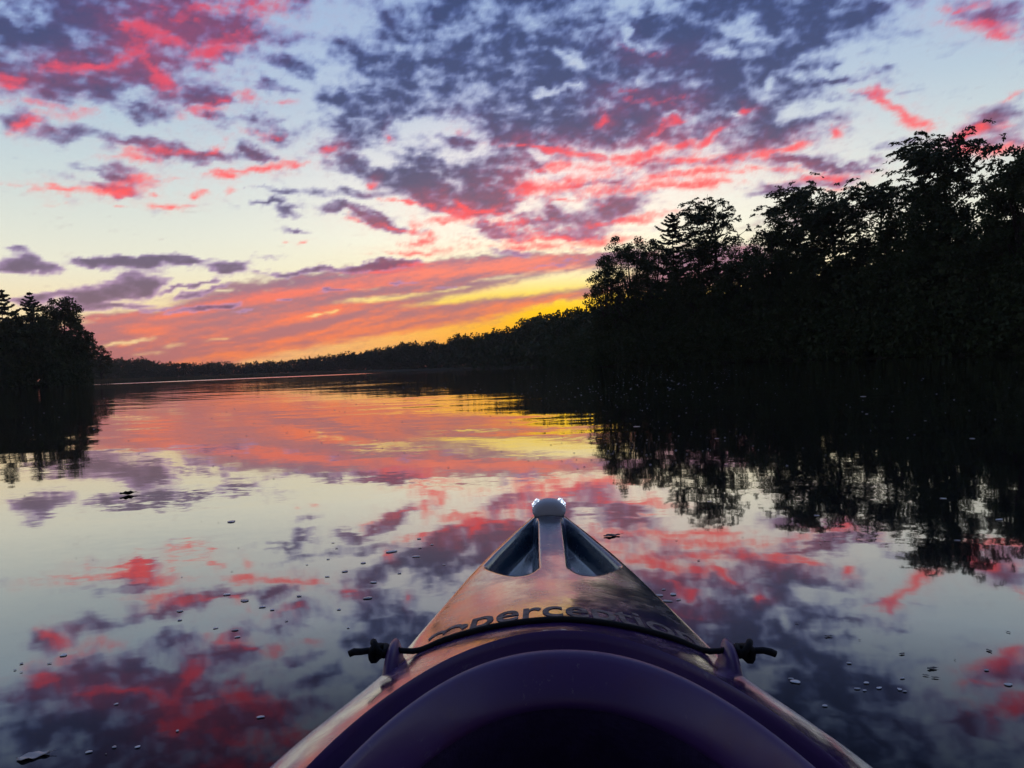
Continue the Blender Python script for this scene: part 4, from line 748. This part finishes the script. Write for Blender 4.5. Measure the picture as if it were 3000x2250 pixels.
def make_coaming():
    a = np.linspace(0, 2*math.pi, 221)[:-1]
    x1, d1 = super_curve(a, .70, .256); x2, d2 = super_curve(a, .595, .214)
    z1 = deck_z(x1, d1); z2 = z1*.35+.65*(.361-.004*np.abs(np.sin(a))**2)+.003
    rows = [(0, 0, .0012), (.025, 0, -.001), (.05, 0, -.008), (.07, 0, -.026), (.12, 0, -.033), (.3, .2, -.036), (.62, .8, -.036), (.74, 1, -.030), (.82, 1, -.016), (.90, 1, -.004), (.965, 1, 0), (1.04, 1, -.0012), (1.09, 1, -.005), (1.17, 1, -.013), (1.25, 1, -.023), (1.31, 1, -.032), (1.33, 1, -.038), (1.33, 1, -.043), (1.28, 1, -.048)]
    V = np.array([np.column_stack([x1+(x2-x1)*k, d1+(d2-d1)*k, z1*(1-b)+z2*b+o]) for k, b, o in rows])
    me = mesh_np('cockpit_rim', V.reshape(-1, 3), grid_faces(len(rows), len(a), True), True)
    rim = obj('cockpit_rim', me, M_RIM, kayak)
    # added sheet under the rim, coloured dark to stand for shade inside the cockpit
    m_p, N, b = principled('cockpit_shade_purple', (.030, .016, .055), .75, .2)
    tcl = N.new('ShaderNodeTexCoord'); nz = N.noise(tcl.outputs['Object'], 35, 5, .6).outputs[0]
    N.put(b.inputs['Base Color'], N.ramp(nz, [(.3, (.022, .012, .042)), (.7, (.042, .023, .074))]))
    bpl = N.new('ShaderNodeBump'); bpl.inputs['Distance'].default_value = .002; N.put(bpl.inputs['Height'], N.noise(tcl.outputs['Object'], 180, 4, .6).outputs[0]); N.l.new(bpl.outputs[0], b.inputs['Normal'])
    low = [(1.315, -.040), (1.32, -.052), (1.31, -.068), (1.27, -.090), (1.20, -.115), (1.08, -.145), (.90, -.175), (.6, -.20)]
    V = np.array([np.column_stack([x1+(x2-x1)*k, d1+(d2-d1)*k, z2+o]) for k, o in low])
    obj('cockpit_shade_sheet', mesh_np('cockpit_shade_sheet', V.reshape(-1, 3), grid_faces(len(low), len(a), True), True), m_p, kayak)
    return rim
make_coaming()

M_CORD, NC, bc = principled('black_bungee_cord', (.008, .008, .010), .75, .3)
gC = NC.new('ShaderNodeTexCoord')
bpC = NC.new('ShaderNodeBump'); bpC.inputs['Distance'].default_value = .001
NC.put(bpC.inputs['Height'], NC.noise(gC.outputs['Object'], 700, 2).outputs[0]); NC.l.new(bpC.outputs[0], bc.inputs['Normal'])
EYE_X, EYE_D = .208, .918
def make_cord():
    t = np.linspace(-1, 1, 41); x = t*EYE_X
    d = .908 + (EYE_D-.908)*np.abs(t)**1.6
    z = np.maximum(deck_z(x, d)+.0036, 0)
    ze = deck_z(np.array([EYE_X-.01]), np.array([EYE_D]))[0]+.012
    b = ss(.72, 1.0, np.abs(t)); z = z*(1-b)+ze*b
    cord = obj('deck_cord', mesh_np('deck_cord', *tube(np.column_stack([x, d, z]), .0037, 10), True), M_CORD, kayak)
    for s in (-1, 1):
        c = np.array([s*(EYE_X+.022), EYE_D-.002, ze-.001])
        u = np.linspace(0, 2*math.pi, 46)
        kn = c + np.column_stack([.0090*np.cos(2*u+.4)*s*1.05, (.0072+.0045*np.cos(3*u))*np.cos(3*u+1), (.0072+.0045*np.cos(2*u))*np.sin(3*u+1)])
        tail = np.array([c+(0, 0, 0), c+(s*.012, -.002, .002), c+(s*.022, -.006, .003+.001*s), c+(s*.030, -.010, .0035), c+(s*.036, -.011, .001)])
        stub = np.array([[s*(EYE_X-.004), EYE_D, ze], c])
        me = mesh_np('knot', *join([tube(kn, .0045, 8), tube(tail, [.0042, .0042, .0044, .0048, .0042], 8), tube(stub, .0042, 8)]), True)
        obj('knot', me, M_CORD, cord)
        # moulded eye the cord runs through
        nl, nh = 13, 9
        u2, v2 = np.meshgrid(np.linspace(0, 2*math.pi, 25)[:-1], np.linspace(0, 1, nh), indexing='ij')
        h = .042*np.sin(v2*math.pi/2)
        wid = .0135*(1-.62*v2)*np.cos(v2*math.pi/2)**.3; lng = .046*(1-.55*v2)*np.cos(v2*math.pi/2)**.3
        X = s*(EYE_X+.004)+np.cos(u2)*wid; D = EYE_D-.006+np.sin(u2)*lng+.010*v2
        Z = deck_z(np.array([EYE_X-.006]), np.array([EYE_D]))[0]-.018+h
        V = np.stack([X, D, np.broadcast_to(Z, X.shape)], -1)
        f = grid_faces(nh, 24, True)
        obj('cord_eye', mesh_np('cord_eye', V.transpose(1, 0, 2).reshape(-1, 3), f, True), M_RIM, kayak)
make_cord()

# raised lettering on the deck, just ahead of the cord
M_PRINT, NP, bpn = principled('worn_dark_print', (.035, .028, .03), .7, .05)
tP = NP.new('ShaderNodeTexCoord')
NP.put(bpn.inputs['Base Color'], NP.ramp(NP.noise(tP.outputs['Object'], 90, 4, .7).outputs[0], [(.34, (.09, .07, .07)), (.66, (.34, .27, .24))]))
def lay_on_deck(bm, lift=.0008):
    for v in bm.verts:
        x, d = v.co.x, v.co.y
        v.co.z = float(deck_z(np.array([x]), np.array([d]))[0])+lift
def make_lettering():
    cu = bpy.data.curves.new('lettering', 'FONT'); cu.body = 'perception'; cu.size = 1.0; cu.offset = .012
    tmp = bpy.data.objects.new('lettering_curve', cu); COL.objects.link(tmp)
    bpy.context.view_layer.update()
    dg = bpy.context.evaluated_depsgraph_get()
    me = bpy.data.meshes.new_from_object(tmp.evaluated_get(dg))
    bpy.data.objects.remove(tmp)
    bm = bmesh.new(); bm.from_mesh(me)
    bmesh.ops.triangulate(bm, faces=bm.faces)
    bmesh.ops.subdivide_edges(bm, edges=bm.edges, cuts=2, use_grid_fill=True)
    xs = [v.co.x for v in bm.verts]; x0, x1 = min(xs), max(xs)
    for v in bm.verts:
        x = -.118+(v.co.x-x0)/(x1-x0)*.305
        v.co.y = .942+.004*(abs(x)/EYE_X)**1.6 + v.co.y*.125; v.co.x = x
    lay_on_deck(bm); bm.to_mesh(me); bm.free()
    me.name = 'lettering'
    obj('lettering', me, M_PRINT, deck)
    # emblem left of the word: two curling strokes
    bm = bmesh.new()
    for cx, r, a0, a1 in ((-.143, .012, -10, 190), (-.164, .010, 10, 200), (-.132, .006, -80, 120)):
        pv = None
        for k in range(17):
            a = R(a0+(a1-a0)*k/16); wv = .0035*math.sin(math.pi*(k+.6)/17.2)+.0006
            p = [bm.verts.new((cx+(r+q)*math.cos(a), .972+(r+q)*1.7*math.sin(a), 0)) for q in (-wv, wv)]
            if pv: bm.faces.new((pv[0], pv[1], p[1], p[0]))
            pv = p
    lay_on_deck(bm)
    me2 = bpy.data.meshes.new('emblem'); bm.to_mesh(me2); bm.free()
    obj('emblem', me2, M_PRINT, deck)
make_lettering()

# ---- little clip-on lamp at the tip of the bow
def make_light():
    base = KM @ Vector((0, 1.645, .307))
    t = empty('bow_light', base, R(-1.9), label='small grey clip-on lamp with two lit white lenses on the bow tip', category='lamp')
    m_b, N, b = principled('grey_silicone', (.5, .52, .55), .5, .4)
    g = N.new('ShaderNodeTexCoord'); bp = N.new('ShaderNodeBump'); bp.inputs['Distance'].default_value = .0006
    N.put(bp.inputs['Height'], N.noise(g.outputs['Object'], 220, 3).outputs[0]); N.l.new(bp.outputs[0], b.inputs['Normal'])
    u, v = np.meshgrid(np.linspace(0, 2*math.pi, 41)[:-1], np.linspace(-math.pi/2, math.pi/2, 21), indexing='ij')
    sg = lambda c, p: np.sign(c)*np.abs(c)**p
    def blob(rx, ry, rz, p, z0):
        X = rx*sg(np.cos(v), p)*sg(np.cos(u), p); Y = ry*sg(np.cos(v), p)*sg(np.sin(u), p); Z = z0+rz*sg(np.sin(v), p)
        Z = Z - .010*(X/rx)**2*(Z > z0)
        return np.stack([X, Y, Z], -1).transpose(1, 0, 2).reshape(-1, 3), grid_faces(21, 40, True)
    obj('body', mesh_np('body', *blob(.038, .027, .021, .62, .020), True), m_b, t)
    # strap that wraps the bow ridge
    a = np.linspace(-2.3, 2.3, 25)
    P = np.column_stack([.034*np.sin(a), np.zeros(25), .004+.026*np.cos(a)])
    V = np.concatenate([np.stack([P+(0, y, 0), P*[o, 1, o]+(0, y, 0)], 1).reshape(-1, 3) for y, o in ((-.013, .93), (.013, .93))])
    n = 25; F = []
    for i in range(n-1):
        q = lambda k, s, e: e*2*n+k*2+s
        F += [(q(i, 0, 0), q(i+1, 0, 0), q(i+1, 0, 1), q(i, 0, 1)), (q(i, 1, 0), q(i, 1, 1), q(i+1, 1, 1), q(i+1, 1, 0)),
              (q(i, 0, 0), q(i, 1, 0), q(i+1, 1, 0), q(i+1, 0, 0)), (q(i, 0, 1), q(i+1, 0, 1), q(i+1, 1, 1), q(i, 1, 1))]
    obj('strap', mesh_np('strap', V, np.array(F), True), m_b, t)
    for s in (-1, 1):
        m_l, N, b = principled('lit_lens', (.8, .85, .95), .12, .5)
        gg = N.new('ShaderNodeTexCoord'); vo = N.new('ShaderNodeTexVoronoi'); vo.inputs['Scale'].default_value = 150; N.put(vo.inputs['Vector'], gg.outputs['Object'])
        b.inputs['Emission Color'].default_value = (.72, .84, 1, 1)
        N.put(b.inputs['Emission Strength'], N.ramp(vo.outputs['Distance'], [(.25, (3.2,)*3), (.6, (.3,)*3)]))
        V, F = blob(.0120, .0135, .0115, .9, 0)
        o = obj('lens', mesh_np('lens', V, F, True), m_l, t)
        o.location = (s*.0262, .008, .0290)
make_light()

# ------------------------------------------------------------------ what floats on the lake
M_FOAM, NF, bf = principled('pale_bubble_film', (.55, .55, .56), .25, .5)
NF.put(bf.inputs['Base Color'], NF.ramp(NF.new('ShaderNodeObjectInfo').outputs['Random'], [(0, (.30, .30, .32)), (1, (.80, .78, .76))]))
M_SPECK, NS_, bs_ = principled('drifting_seed_fluff', (.30, .29, .28), .6, .2)
NS_.put(bs_.inputs['Base Color'], NS_.ramp(NS_.new('ShaderNodeNewGeometry').outputs['Random Per Island'], [(0, (.10, .10, .10)), (1, (.45, .43, .42))]))
M_BIT, NT, bt = principled('wet_dead_leaf', (.03, .022, .015), .35, .5)
gT = NT.new('ShaderNodeTexCoord')
NT.put(bt.inputs['Base Color'], NT.ramp(NT.noise(gT.outputs['Object'], 40, 4).outputs[0], [(.35, (.012, .009, .007)), (.7, (.06, .042, .025))]))
M_PALE, NPp, bpp = principled('pale_drifting_leaf', (.3, .26, .22), .5, .4)
gP2 = NPp.new('ShaderNodeTexCoord')
NPp.put(bpp.inputs['Base Color'], NPp.ramp(NPp.noise(gP2.outputs['Object'], 60, 4).outputs[0], [(.3, (.42, .34, .30)), (.7, (.75, .66, .60))]))
def bubble_mesh(seed):
    """low dome of film with a thicker rim, unit radius"""
    rng = np.random.default_rng(seed); n = 12
    a = np.linspace(0, 2*math.pi, n, endpoint=False)
    w = 1+.16*np.sin(2*a+rng.uniform(0, 6))+.10*np.sin(3*a+rng.uniform(0, 6))
    rows = [(1.0, .0), (1.02, .16), (.86, .20), (.5, .30), (.0, .36)]
    V = np.concatenate([np.column_stack([np.cos(a)*w*r, np.sin(a)*w*r, np.full(n, z)]) for r, z in rows])
    return mesh_np('bubble', V, grid_faces(len(rows), n, True), True)
def leaf_mesh(seed, curl=.5):
    """curled leaf with a pointed tip, a mid rib fold and a stalk, unit half length"""
    rng = np.random.default_rng(seed)
    t = np.linspace(-1, 1, 15); w = np.linspace(-1, 1, 9)
    T, W = np.meshgrid(t, w, indexing='ij')
    half = .46*np.clip(1-T**2, 0, 1)**.6*(1+.18*np.sin(T*9+seed))*(1-.15*T)
    X = T; Y = W*half+.10*np.sin(T*2.2)
    Z = .05+.26*curl*np.abs(W)**1.6*half/.46+curl*.16*T**2+.05*np.sin(T*5+W*3+seed)
    V = np.stack([X, Y, Z], -1).reshape(-1, 3); F = grid_faces(15, 9)
    V2 = V-np.array([0, 0, .035])
    s = tube(np.array([[.95, .08, .2*curl+.05], [1.2, .13, .12], [1.42, .10, .16]]), [.03, .025, .02], 5)
    return mesh_np('leaf', *join([(V, F), (V2, F[:, ::-1]), s]), True)
BUB = [bubble_mesh(k) for k in range(6)]
for me in BUB: me.materials.append(M_FOAM)
BIT = [leaf_mesh(k+20, .35) for k in range(4)]
for me in BIT: me.materials.append(M_BIT)
# x, y, half width (m), kind, label, group
FLECKS = [
    (-1.107, 2.384, 0.0033, 0, 'smallest pale bubble floating in the water left of the bow', 'bubbles left of the bow'),
    (-0.959, 2.428, 0.0041, 1, 'nearest dark leaf scrap floating in the water left of the bow', 'leaf scraps left of the bow'),
    (-0.799, 2.106, 0.0122, 0, 'small pale bubble floating among others in the water left of the bow', 'bubbles left of the bow'),
    (-0.877, 2.173, 0.0119, 0, 'small pale bubble floating among others in the water left of the bow', 'bubbles left of the bow'),
    (-0.954, 2.033, 0.0093, 0, 'leftmost pale bubble floating in the water left of the bow', 'bubbles left of the bow'),
    (-0.92, 1.957, 0.0067, 0, 'small pale bubble floating among others in the water left of the bow', 'bubbles left of the bow'),
    (-0.726, 2.041, 0.0086, 0, 'small pale bubble floating among others in the water left of the bow', 'bubbles left of the bow'),
    (-0.689, 2.014, 0.0075, 0, 'small pale bubble floating among others in the water left of the bow', 'bubbles left of the bow'),
    (-0.648, 2.129, 0.0082, 0, 'small pale bubble floating among others in the water left of the bow', 'bubbles left of the bow'),
    (-0.499, 1.994, 0.0066, 0, 'small pale bubble floating among others in the water left of the bow', 'bubbles left of the bow'),
    (-0.437, 2.084, 0.0137, 0, 'small pale bubble floating among others in the water left of the bow', 'bubbles left of the bow'),
    (-0.45, 2.239, 0.0108, 0, 'small pale bubble floating among others in the water left of the bow', 'bubbles left of the bow'),
    (-0.569, 2.375, 0.0097, 0, 'small pale bubble floating among others in the water left of the bow', 'bubbles left of the bow'),
    (-0.614, 2.322, 0.0075, 0, 'small pale bubble floating among others in the water left of the bow', 'bubbles left of the bow'),
    (-0.529, 2.473, 0.0106, 0, 'small pale bubble floating among others in the water left of the bow', 'bubbles left of the bow'),
    (-0.357, 2.532, 0.013, 0, 'small pale bubble floating among others in the water left of the bow', 'bubbles left of the bow'),
    (-0.319, 2.696, 0.0069, 0, 'small pale bubble floating among others in the water left of the bow', 'bubbles left of the bow'),
    (-0.358, 2.652, 0.0064, 0, 'small pale bubble floating among others in the water left of the bow', 'bubbles left of the bow'),
    (-0.38, 2.797, 0.0101, 0, 'small pale bubble floating among others in the water left of the bow', 'bubbles left of the bow'),
    (-0.457, 2.613, 0.0183, 0, 'small pale bubble floating among others in the water left of the bow', 'bubbles left of the bow'),
    (-0.708, 2.784, 0.006, 0, 'small pale bubble floating among others in the water left of the bow', 'bubbles left of the bow'),
    (-0.673, 2.695, 0.0062, 0, 'small pale bubble floating among others in the water left of the bow', 'bubbles left of the bow'),
    (-0.666, 2.541, 0.0061, 0, 'small pale bubble floating among others in the water left of the bow', 'bubbles left of the bow'),
    (-1.061, 2.76, 0.0046, 1, 'largest dark leaf scrap floating in the water left of the bow', 'leaf scraps left of the bow'),
    (-1.558, 2.661, 0.0035, 1, 'smallest dark leaf scrap floating in the water left of the bow', 'leaf scraps left of the bow'),
    (-1.64, 2.697, 0.0041, 1, 'leftmost dark leaf scrap floating in the water left of the bow', 'leaf scraps left of the bow'),
    (-1.097, 1.734, 0.0093, 0, 'largest pale bubble floating in the near water at bottom left', 'bubbles at bottom left'),
    (-1.169, 1.691, 0.0046, 0, 'small pale bubble floating among others in the near water at bottom left', 'bubbles at bottom left'),
    (-1.159, 1.654, 0.0035, 0, 'leftmost pale bubble floating in the near water at bottom left', 'bubbles at bottom left'),
    (-1.135, 1.64, 0.0038, 0, 'small pale bubble floating among others in the near water at bottom left', 'bubbles at bottom left'),
    (-1.1, 1.685, 0.0044, 0, 'small pale bubble floating among others in the near water at bottom left', 'bubbles at bottom left'),
    (-0.793, 1.882, 0.0058, 0, 'small pale bubble floating among others in the water left of the bow', 'bubbles left of the bow'),
    (-0.734, 1.861, 0.0084, 0, 'small pale bubble floating among others in the water left of the bow', 'bubbles left of the bow'),
    (-0.709, 1.811, 0.0075, 0, 'nearest pale bubble floating in the water left of the bow', 'bubbles left of the bow'),
    (-0.857, 1.669, 0.0022, 1, 'rightmost dark leaf scrap floating in the near water at bottom left', 'leaf scraps at bottom left'),
    (-0.821, 1.457, 0.0043, 0, 'small pale bubble floating among others in the near water at bottom left', 'bubbles at bottom left'),
    (-0.503, 1.377, 0.0069, 0, 'rightmost pale bubble floating in the near water at bottom left', 'bubbles at bottom left'),
    (-0.642, 1.335, 0.0034, 0, 'smallest pale bubble floating in the near water at bottom left', 'bubbles at bottom left'),
    (-0.768, 1.27, 0.0052, 0, 'nearest pale bubble floating in the near water at bottom left', 'bubbles at bottom left'),
    (-0.731, 1.284, 0.0048, 0, 'small pale bubble floating among others in the near water at bottom left', 'bubbles at bottom left'),
    (-0.688, 1.281, 0.0053, 0, 'small pale bubble floating among others in the near water at bottom left', 'bubbles at bottom left'),
    (-0.733, 1.261, 0.0025, 1, 'largest dark leaf scrap floating in the near water at bottom left', 'leaf scraps at bottom left'),
    (0.705, 1.667, 0.0095, 1, 'small dark leaf scrap floating among others in the near water right of the cockpit', 'leaf scraps right of the cockpit'),
    (0.764, 1.64, 0.0029, 1, 'small dark leaf scrap floating among others in the near water right of the cockpit', 'leaf scraps right of the cockpit'),
    (0.814, 1.554, 0.0072, 1, 'small dark leaf scrap floating among others in the near water right of the cockpit', 'leaf scraps right of the cockpit'),
    (0.834, 1.476, 0.0109, 1, 'largest dark leaf scrap floating in the near water right of the cockpit', 'leaf scraps right of the cockpit'),
    (0.804, 1.446, 0.0058, 1, 'small dark leaf scrap floating among others in the near water right of the cockpit', 'leaf scraps right of the cockpit'),
    (0.816, 1.434, 0.0068, 1, 'nearest dark leaf scrap floating in the near water right of the cockpit', 'leaf scraps right of the cockpit'),
    (0.753, 1.438, 0.0047, 0, 'small pale bubble floating among others in the near water right of the cockpit', 'bubbles right of the cockpit'),
    (0.684, 1.518, 0.0053, 0, 'farthest pale bubble floating in the near water right of the cockpit', 'bubbles right of the cockpit'),
    (0.674, 1.423, 0.0056, 0, 'small pale bubble floating among others in the near water right of the cockpit', 'bubbles right of the cockpit'),
    (0.645, 1.4, 0.0052, 0, 'small pale bubble floating among others in the near water right of the cockpit', 'bubbles right of the cockpit'),
    (0.655, 1.391, 0.0034, 0, 'smallest pale bubble floating in the near water right of the cockpit', 'bubbles right of the cockpit'),
    (0.687, 1.399, 0.0052, 0, 'small pale bubble floating among others in the near water right of the cockpit', 'bubbles right of the cockpit'),
    (0.722, 1.39, 0.0047, 0, 'small pale bubble floating among others in the near water right of the cockpit', 'bubbles right of the cockpit'),
    (0.727, 1.381, 0.0042, 0, 'small pale bubble floating among others in the near water right of the cockpit', 'bubbles right of the cockpit'),
    (0.555, 1.336, 0.005, 0, 'nearest pale bubble floating in the near water right of the cockpit', 'bubbles right of the cockpit'),
    (1.001, 1.553, 0.0081, 1, 'small dark leaf scrap floating among others in the near water right of the cockpit', 'leaf scraps right of the cockpit'),
    (0.934, 1.459, 0.0043, 0, 'small pale bubble floating among others in the near water right of the cockpit', 'bubbles right of the cockpit'),
    (0.933, 1.393, 0.0069, 0, 'rightmost pale bubble floating in the near water right of the cockpit', 'bubbles right of the cockpit'),
    (1.109, 1.652, 0.0055, 1, 'rightmost dark leaf scrap floating in the near water right of the cockpit', 'leaf scraps right of the cockpit'),
    (0.904, 1.515, 0.0027, 1, 'smallest dark leaf scrap floating in the near water right of the cockpit', 'leaf scraps right of the cockpit'),
    (0.541, 1.44, 0.0084, 0, 'largest pale bubble floating in the near water right of the cockpit', 'bubbles right of the cockpit'),
    (0.538, 1.454, 0.005, 0, 'leftmost pale bubble floating in the near water right of the cockpit', 'bubbles right of the cockpit'),
    (0.667, 1.756, 0.0045, 1, 'leftmost dark leaf scrap floating in the near water right of the cockpit', 'leaf scraps right of the cockpit'),
    (1.209, 2.936, 0.0104, 0, 'small pale bubble floating among others in the tree reflection at right', 'bubbles in the tree reflection'),
    (0.811, 2.625, 0.0045, 1, 'small dark leaf scrap floating among others in the tree reflection at right', 'leaf scraps in the tree reflection'),
    (0.569, 2.612, 0.0047, 1, 'leftmost dark leaf scrap floating in the tree reflection at right', 'leaf scraps in the tree reflection'),
    (0.679, 2.774, 0.0045, 1, 'farthest dark leaf scrap floating in the tree reflection at right', 'leaf scraps in the tree reflection'),
    (1.643, 5.915, 0.0191, 0, 'small pale bubble floating among others in the tree reflection at right', 'bubbles in the tree reflection'),
    (1.226, 7.282, 0.0299, 0, 'leftmost pale bubble floating in the tree reflection at right', 'bubbles in the tree reflection'),
    (3.742, 7.733, 0.0183, 0, 'small pale bubble floating among others in the tree reflection at right', 'bubbles in the tree reflection'),
    (5.198, 10.83, 0.039, 0, 'largest pale bubble floating in the tree reflection at right', 'bubbles in the tree reflection'),
    (3.799, 6.734, 0.0113, 0, 'small pale bubble floating among others in the tree reflection at right', 'bubbles in the tree reflection'),
    (1.819, 2.746, 0.0149, 0, 'rightmost pale bubble floating in the tree reflection at right', 'bubbles in the tree reflection'),
    (1.863, 3.178, 0.0133, 0, 'small pale bubble floating among others in the tree reflection at right', 'bubbles in the tree reflection'),
    (0.877, 3.31, 0.0101, 0, 'small pale bubble floating among others in the tree reflection at right', 'bubbles in the tree reflection'),
    (3.309, 5.268, 0.0168, 0, 'small pale bubble floating among others in the tree reflection at right', 'bubbles in the tree reflection'),
    (0.58, 2.343, 0.0066, 1, 'largest dark leaf scrap floating in the tree reflection at right', 'leaf scraps in the tree reflection'),
    (1.069, 2.542, 0.0037, 1, 'rightmost dark leaf scrap floating in the tree reflection at right', 'leaf scraps in the tree reflection'),
    (1.492, 2.469, 0.0098, 0, 'nearest pale bubble floating in the tree reflection at right', 'bubbles in the tree reflection'),
    (-1.337, 3.257, 0.0046, 1, 'small dark leaf scrap floating among others in the water left of the bow', 'leaf scraps left of the bow'),
    (-1.433, 3.303, 0.0044, 1, 'farthest dark leaf scrap floating in the water left of the bow', 'leaf scraps left of the bow'),
    (0.384, 2.009, 0.011, 0, 'leftmost pale bubble floating in the patch against the right side of the hull', 'foam bubbles against the hull'),
    (0.424, 2.013, 0.009, 0, 'small pale bubble floating among others in the patch against the right side of the hull', 'foam bubbles against the hull'),
    (0.396, 1.958, 0.012, 0, 'largest pale bubble floating in the patch against the right side of the hull', 'foam bubbles against the hull'),
    (0.428, 1.965, 0.0065, 0, 'rightmost pale bubble floating in the patch against the right side of the hull', 'foam bubbles against the hull'),
    (0.408, 2.059, 0.006, 0, 'farthest pale bubble floating in the patch against the right side of the hull', 'foam bubbles against the hull'),
    (-1.283, 3.269, 0.0186, 0, 'largest pale bubble floating in the water left of the bow', 'bubbles left of the bow'),
    (-0.384, 2.33, 0.0073, 0, 'small pale bubble floating among others in the water left of the bow', 'bubbles left of the bow'),
    (-0.722, 2.478, 0.0049, 0, 'small pale bubble floating among others in the water left of the bow', 'bubbles left of the bow'),
    (-0.249, 2.412, 0.0047, 0, 'rightmost pale bubble floating in the water left of the bow', 'bubbles left of the bow'),
    (-0.619, 1.916, 0.0044, 0, 'small pale bubble floating among others in the water left of the bow', 'bubbles left of the bow'),
    (-0.441, 1.847, 0.0041, 0, 'small pale bubble floating among others in the water left of the bow', 'bubbles left of the bow'),
]
BIG = [(-2.216, 4.161, 0.0427, 0.5, 1.3, M_BIT, 'dark crumpled leaf floating alone on the left of the lake'),
       (-0.861, 1.262, 0.0250, 0.25, 0.08, M_PALE, 'large pale leaf afloat in the bottom left corner'),
       (0.351, 2.722, 0.0318, 0.1, 0.25, M_BIT, 'flat brown leaf floating just right of the bow')]
rngf = random.Random(8)
for x, y, r, k, lab, grp in FLECKS:
    if k == 0:
        o = obj('bubble', BUB[rngf.randrange(6)], label=lab, category='bubble', group=grp)
        o.scale = (r, r*rngf.uniform(.6, 1.0), r*rngf.uniform(.25, .6))
    else:
        o = obj('leaf_fragment', BIT[rngf.randrange(4)], label=lab, category='leaf', group=grp)
        o.scale = (r, r, r*.7)
    o.location = (x, y, .0015); o.rotation_euler = (0, 0, rngf.uniform(-.5, .5) if k == 0 else rngf.uniform(0, 6.28))
for (x, y, r, rz, curl, mt, lab) in BIG:
    o = obj('floating_leaf', leaf_mesh(int(r*1000), curl), mt, label=lab, category='leaf')
    o.scale = (r, r, r); o.location = (x, y, .002); o.rotation_euler = (0, 0, rz)
def drift():
    """fine seeds and specks far out, too many to count"""
    rng = np.random.default_rng(31); n = 620
    az = np.concatenate([rng.normal(9, 5, n//2), rng.uniform(-34, 35, n-n//2)]); r = np.exp(rng.uniform(math.log(4.5), math.log(48), n))
    r = np.minimum(r, shore(az)-4); s = rng.uniform(.005, .015, n)*np.clip(r/10, .7, 2.0)
    a = np.linspace(0, 2*math.pi, 6, endpoint=False)
    xy = polar(az, r); st = rng.uniform(.5, 1, n)
    V = np.stack([np.column_stack([xy[:, 0]+np.cos(t)*s, xy[:, 1]+np.sin(t)*s*st, np.full(n, .003)]) for t in a]+[np.column_stack([xy, .003+s*.35])], 1)
    F = np.concatenate([np.array([[7*i+k, 7*i+(k+1) % 6, 7*i+6] for k in range(6)]) for i in range(n)])
    obj('drifting_specks', mesh_np('drifting_specks', V.reshape(-1, 3), F, True), M_SPECK, kind='stuff', label='fine pale specks scattered over the far water', category='specks')
drift()
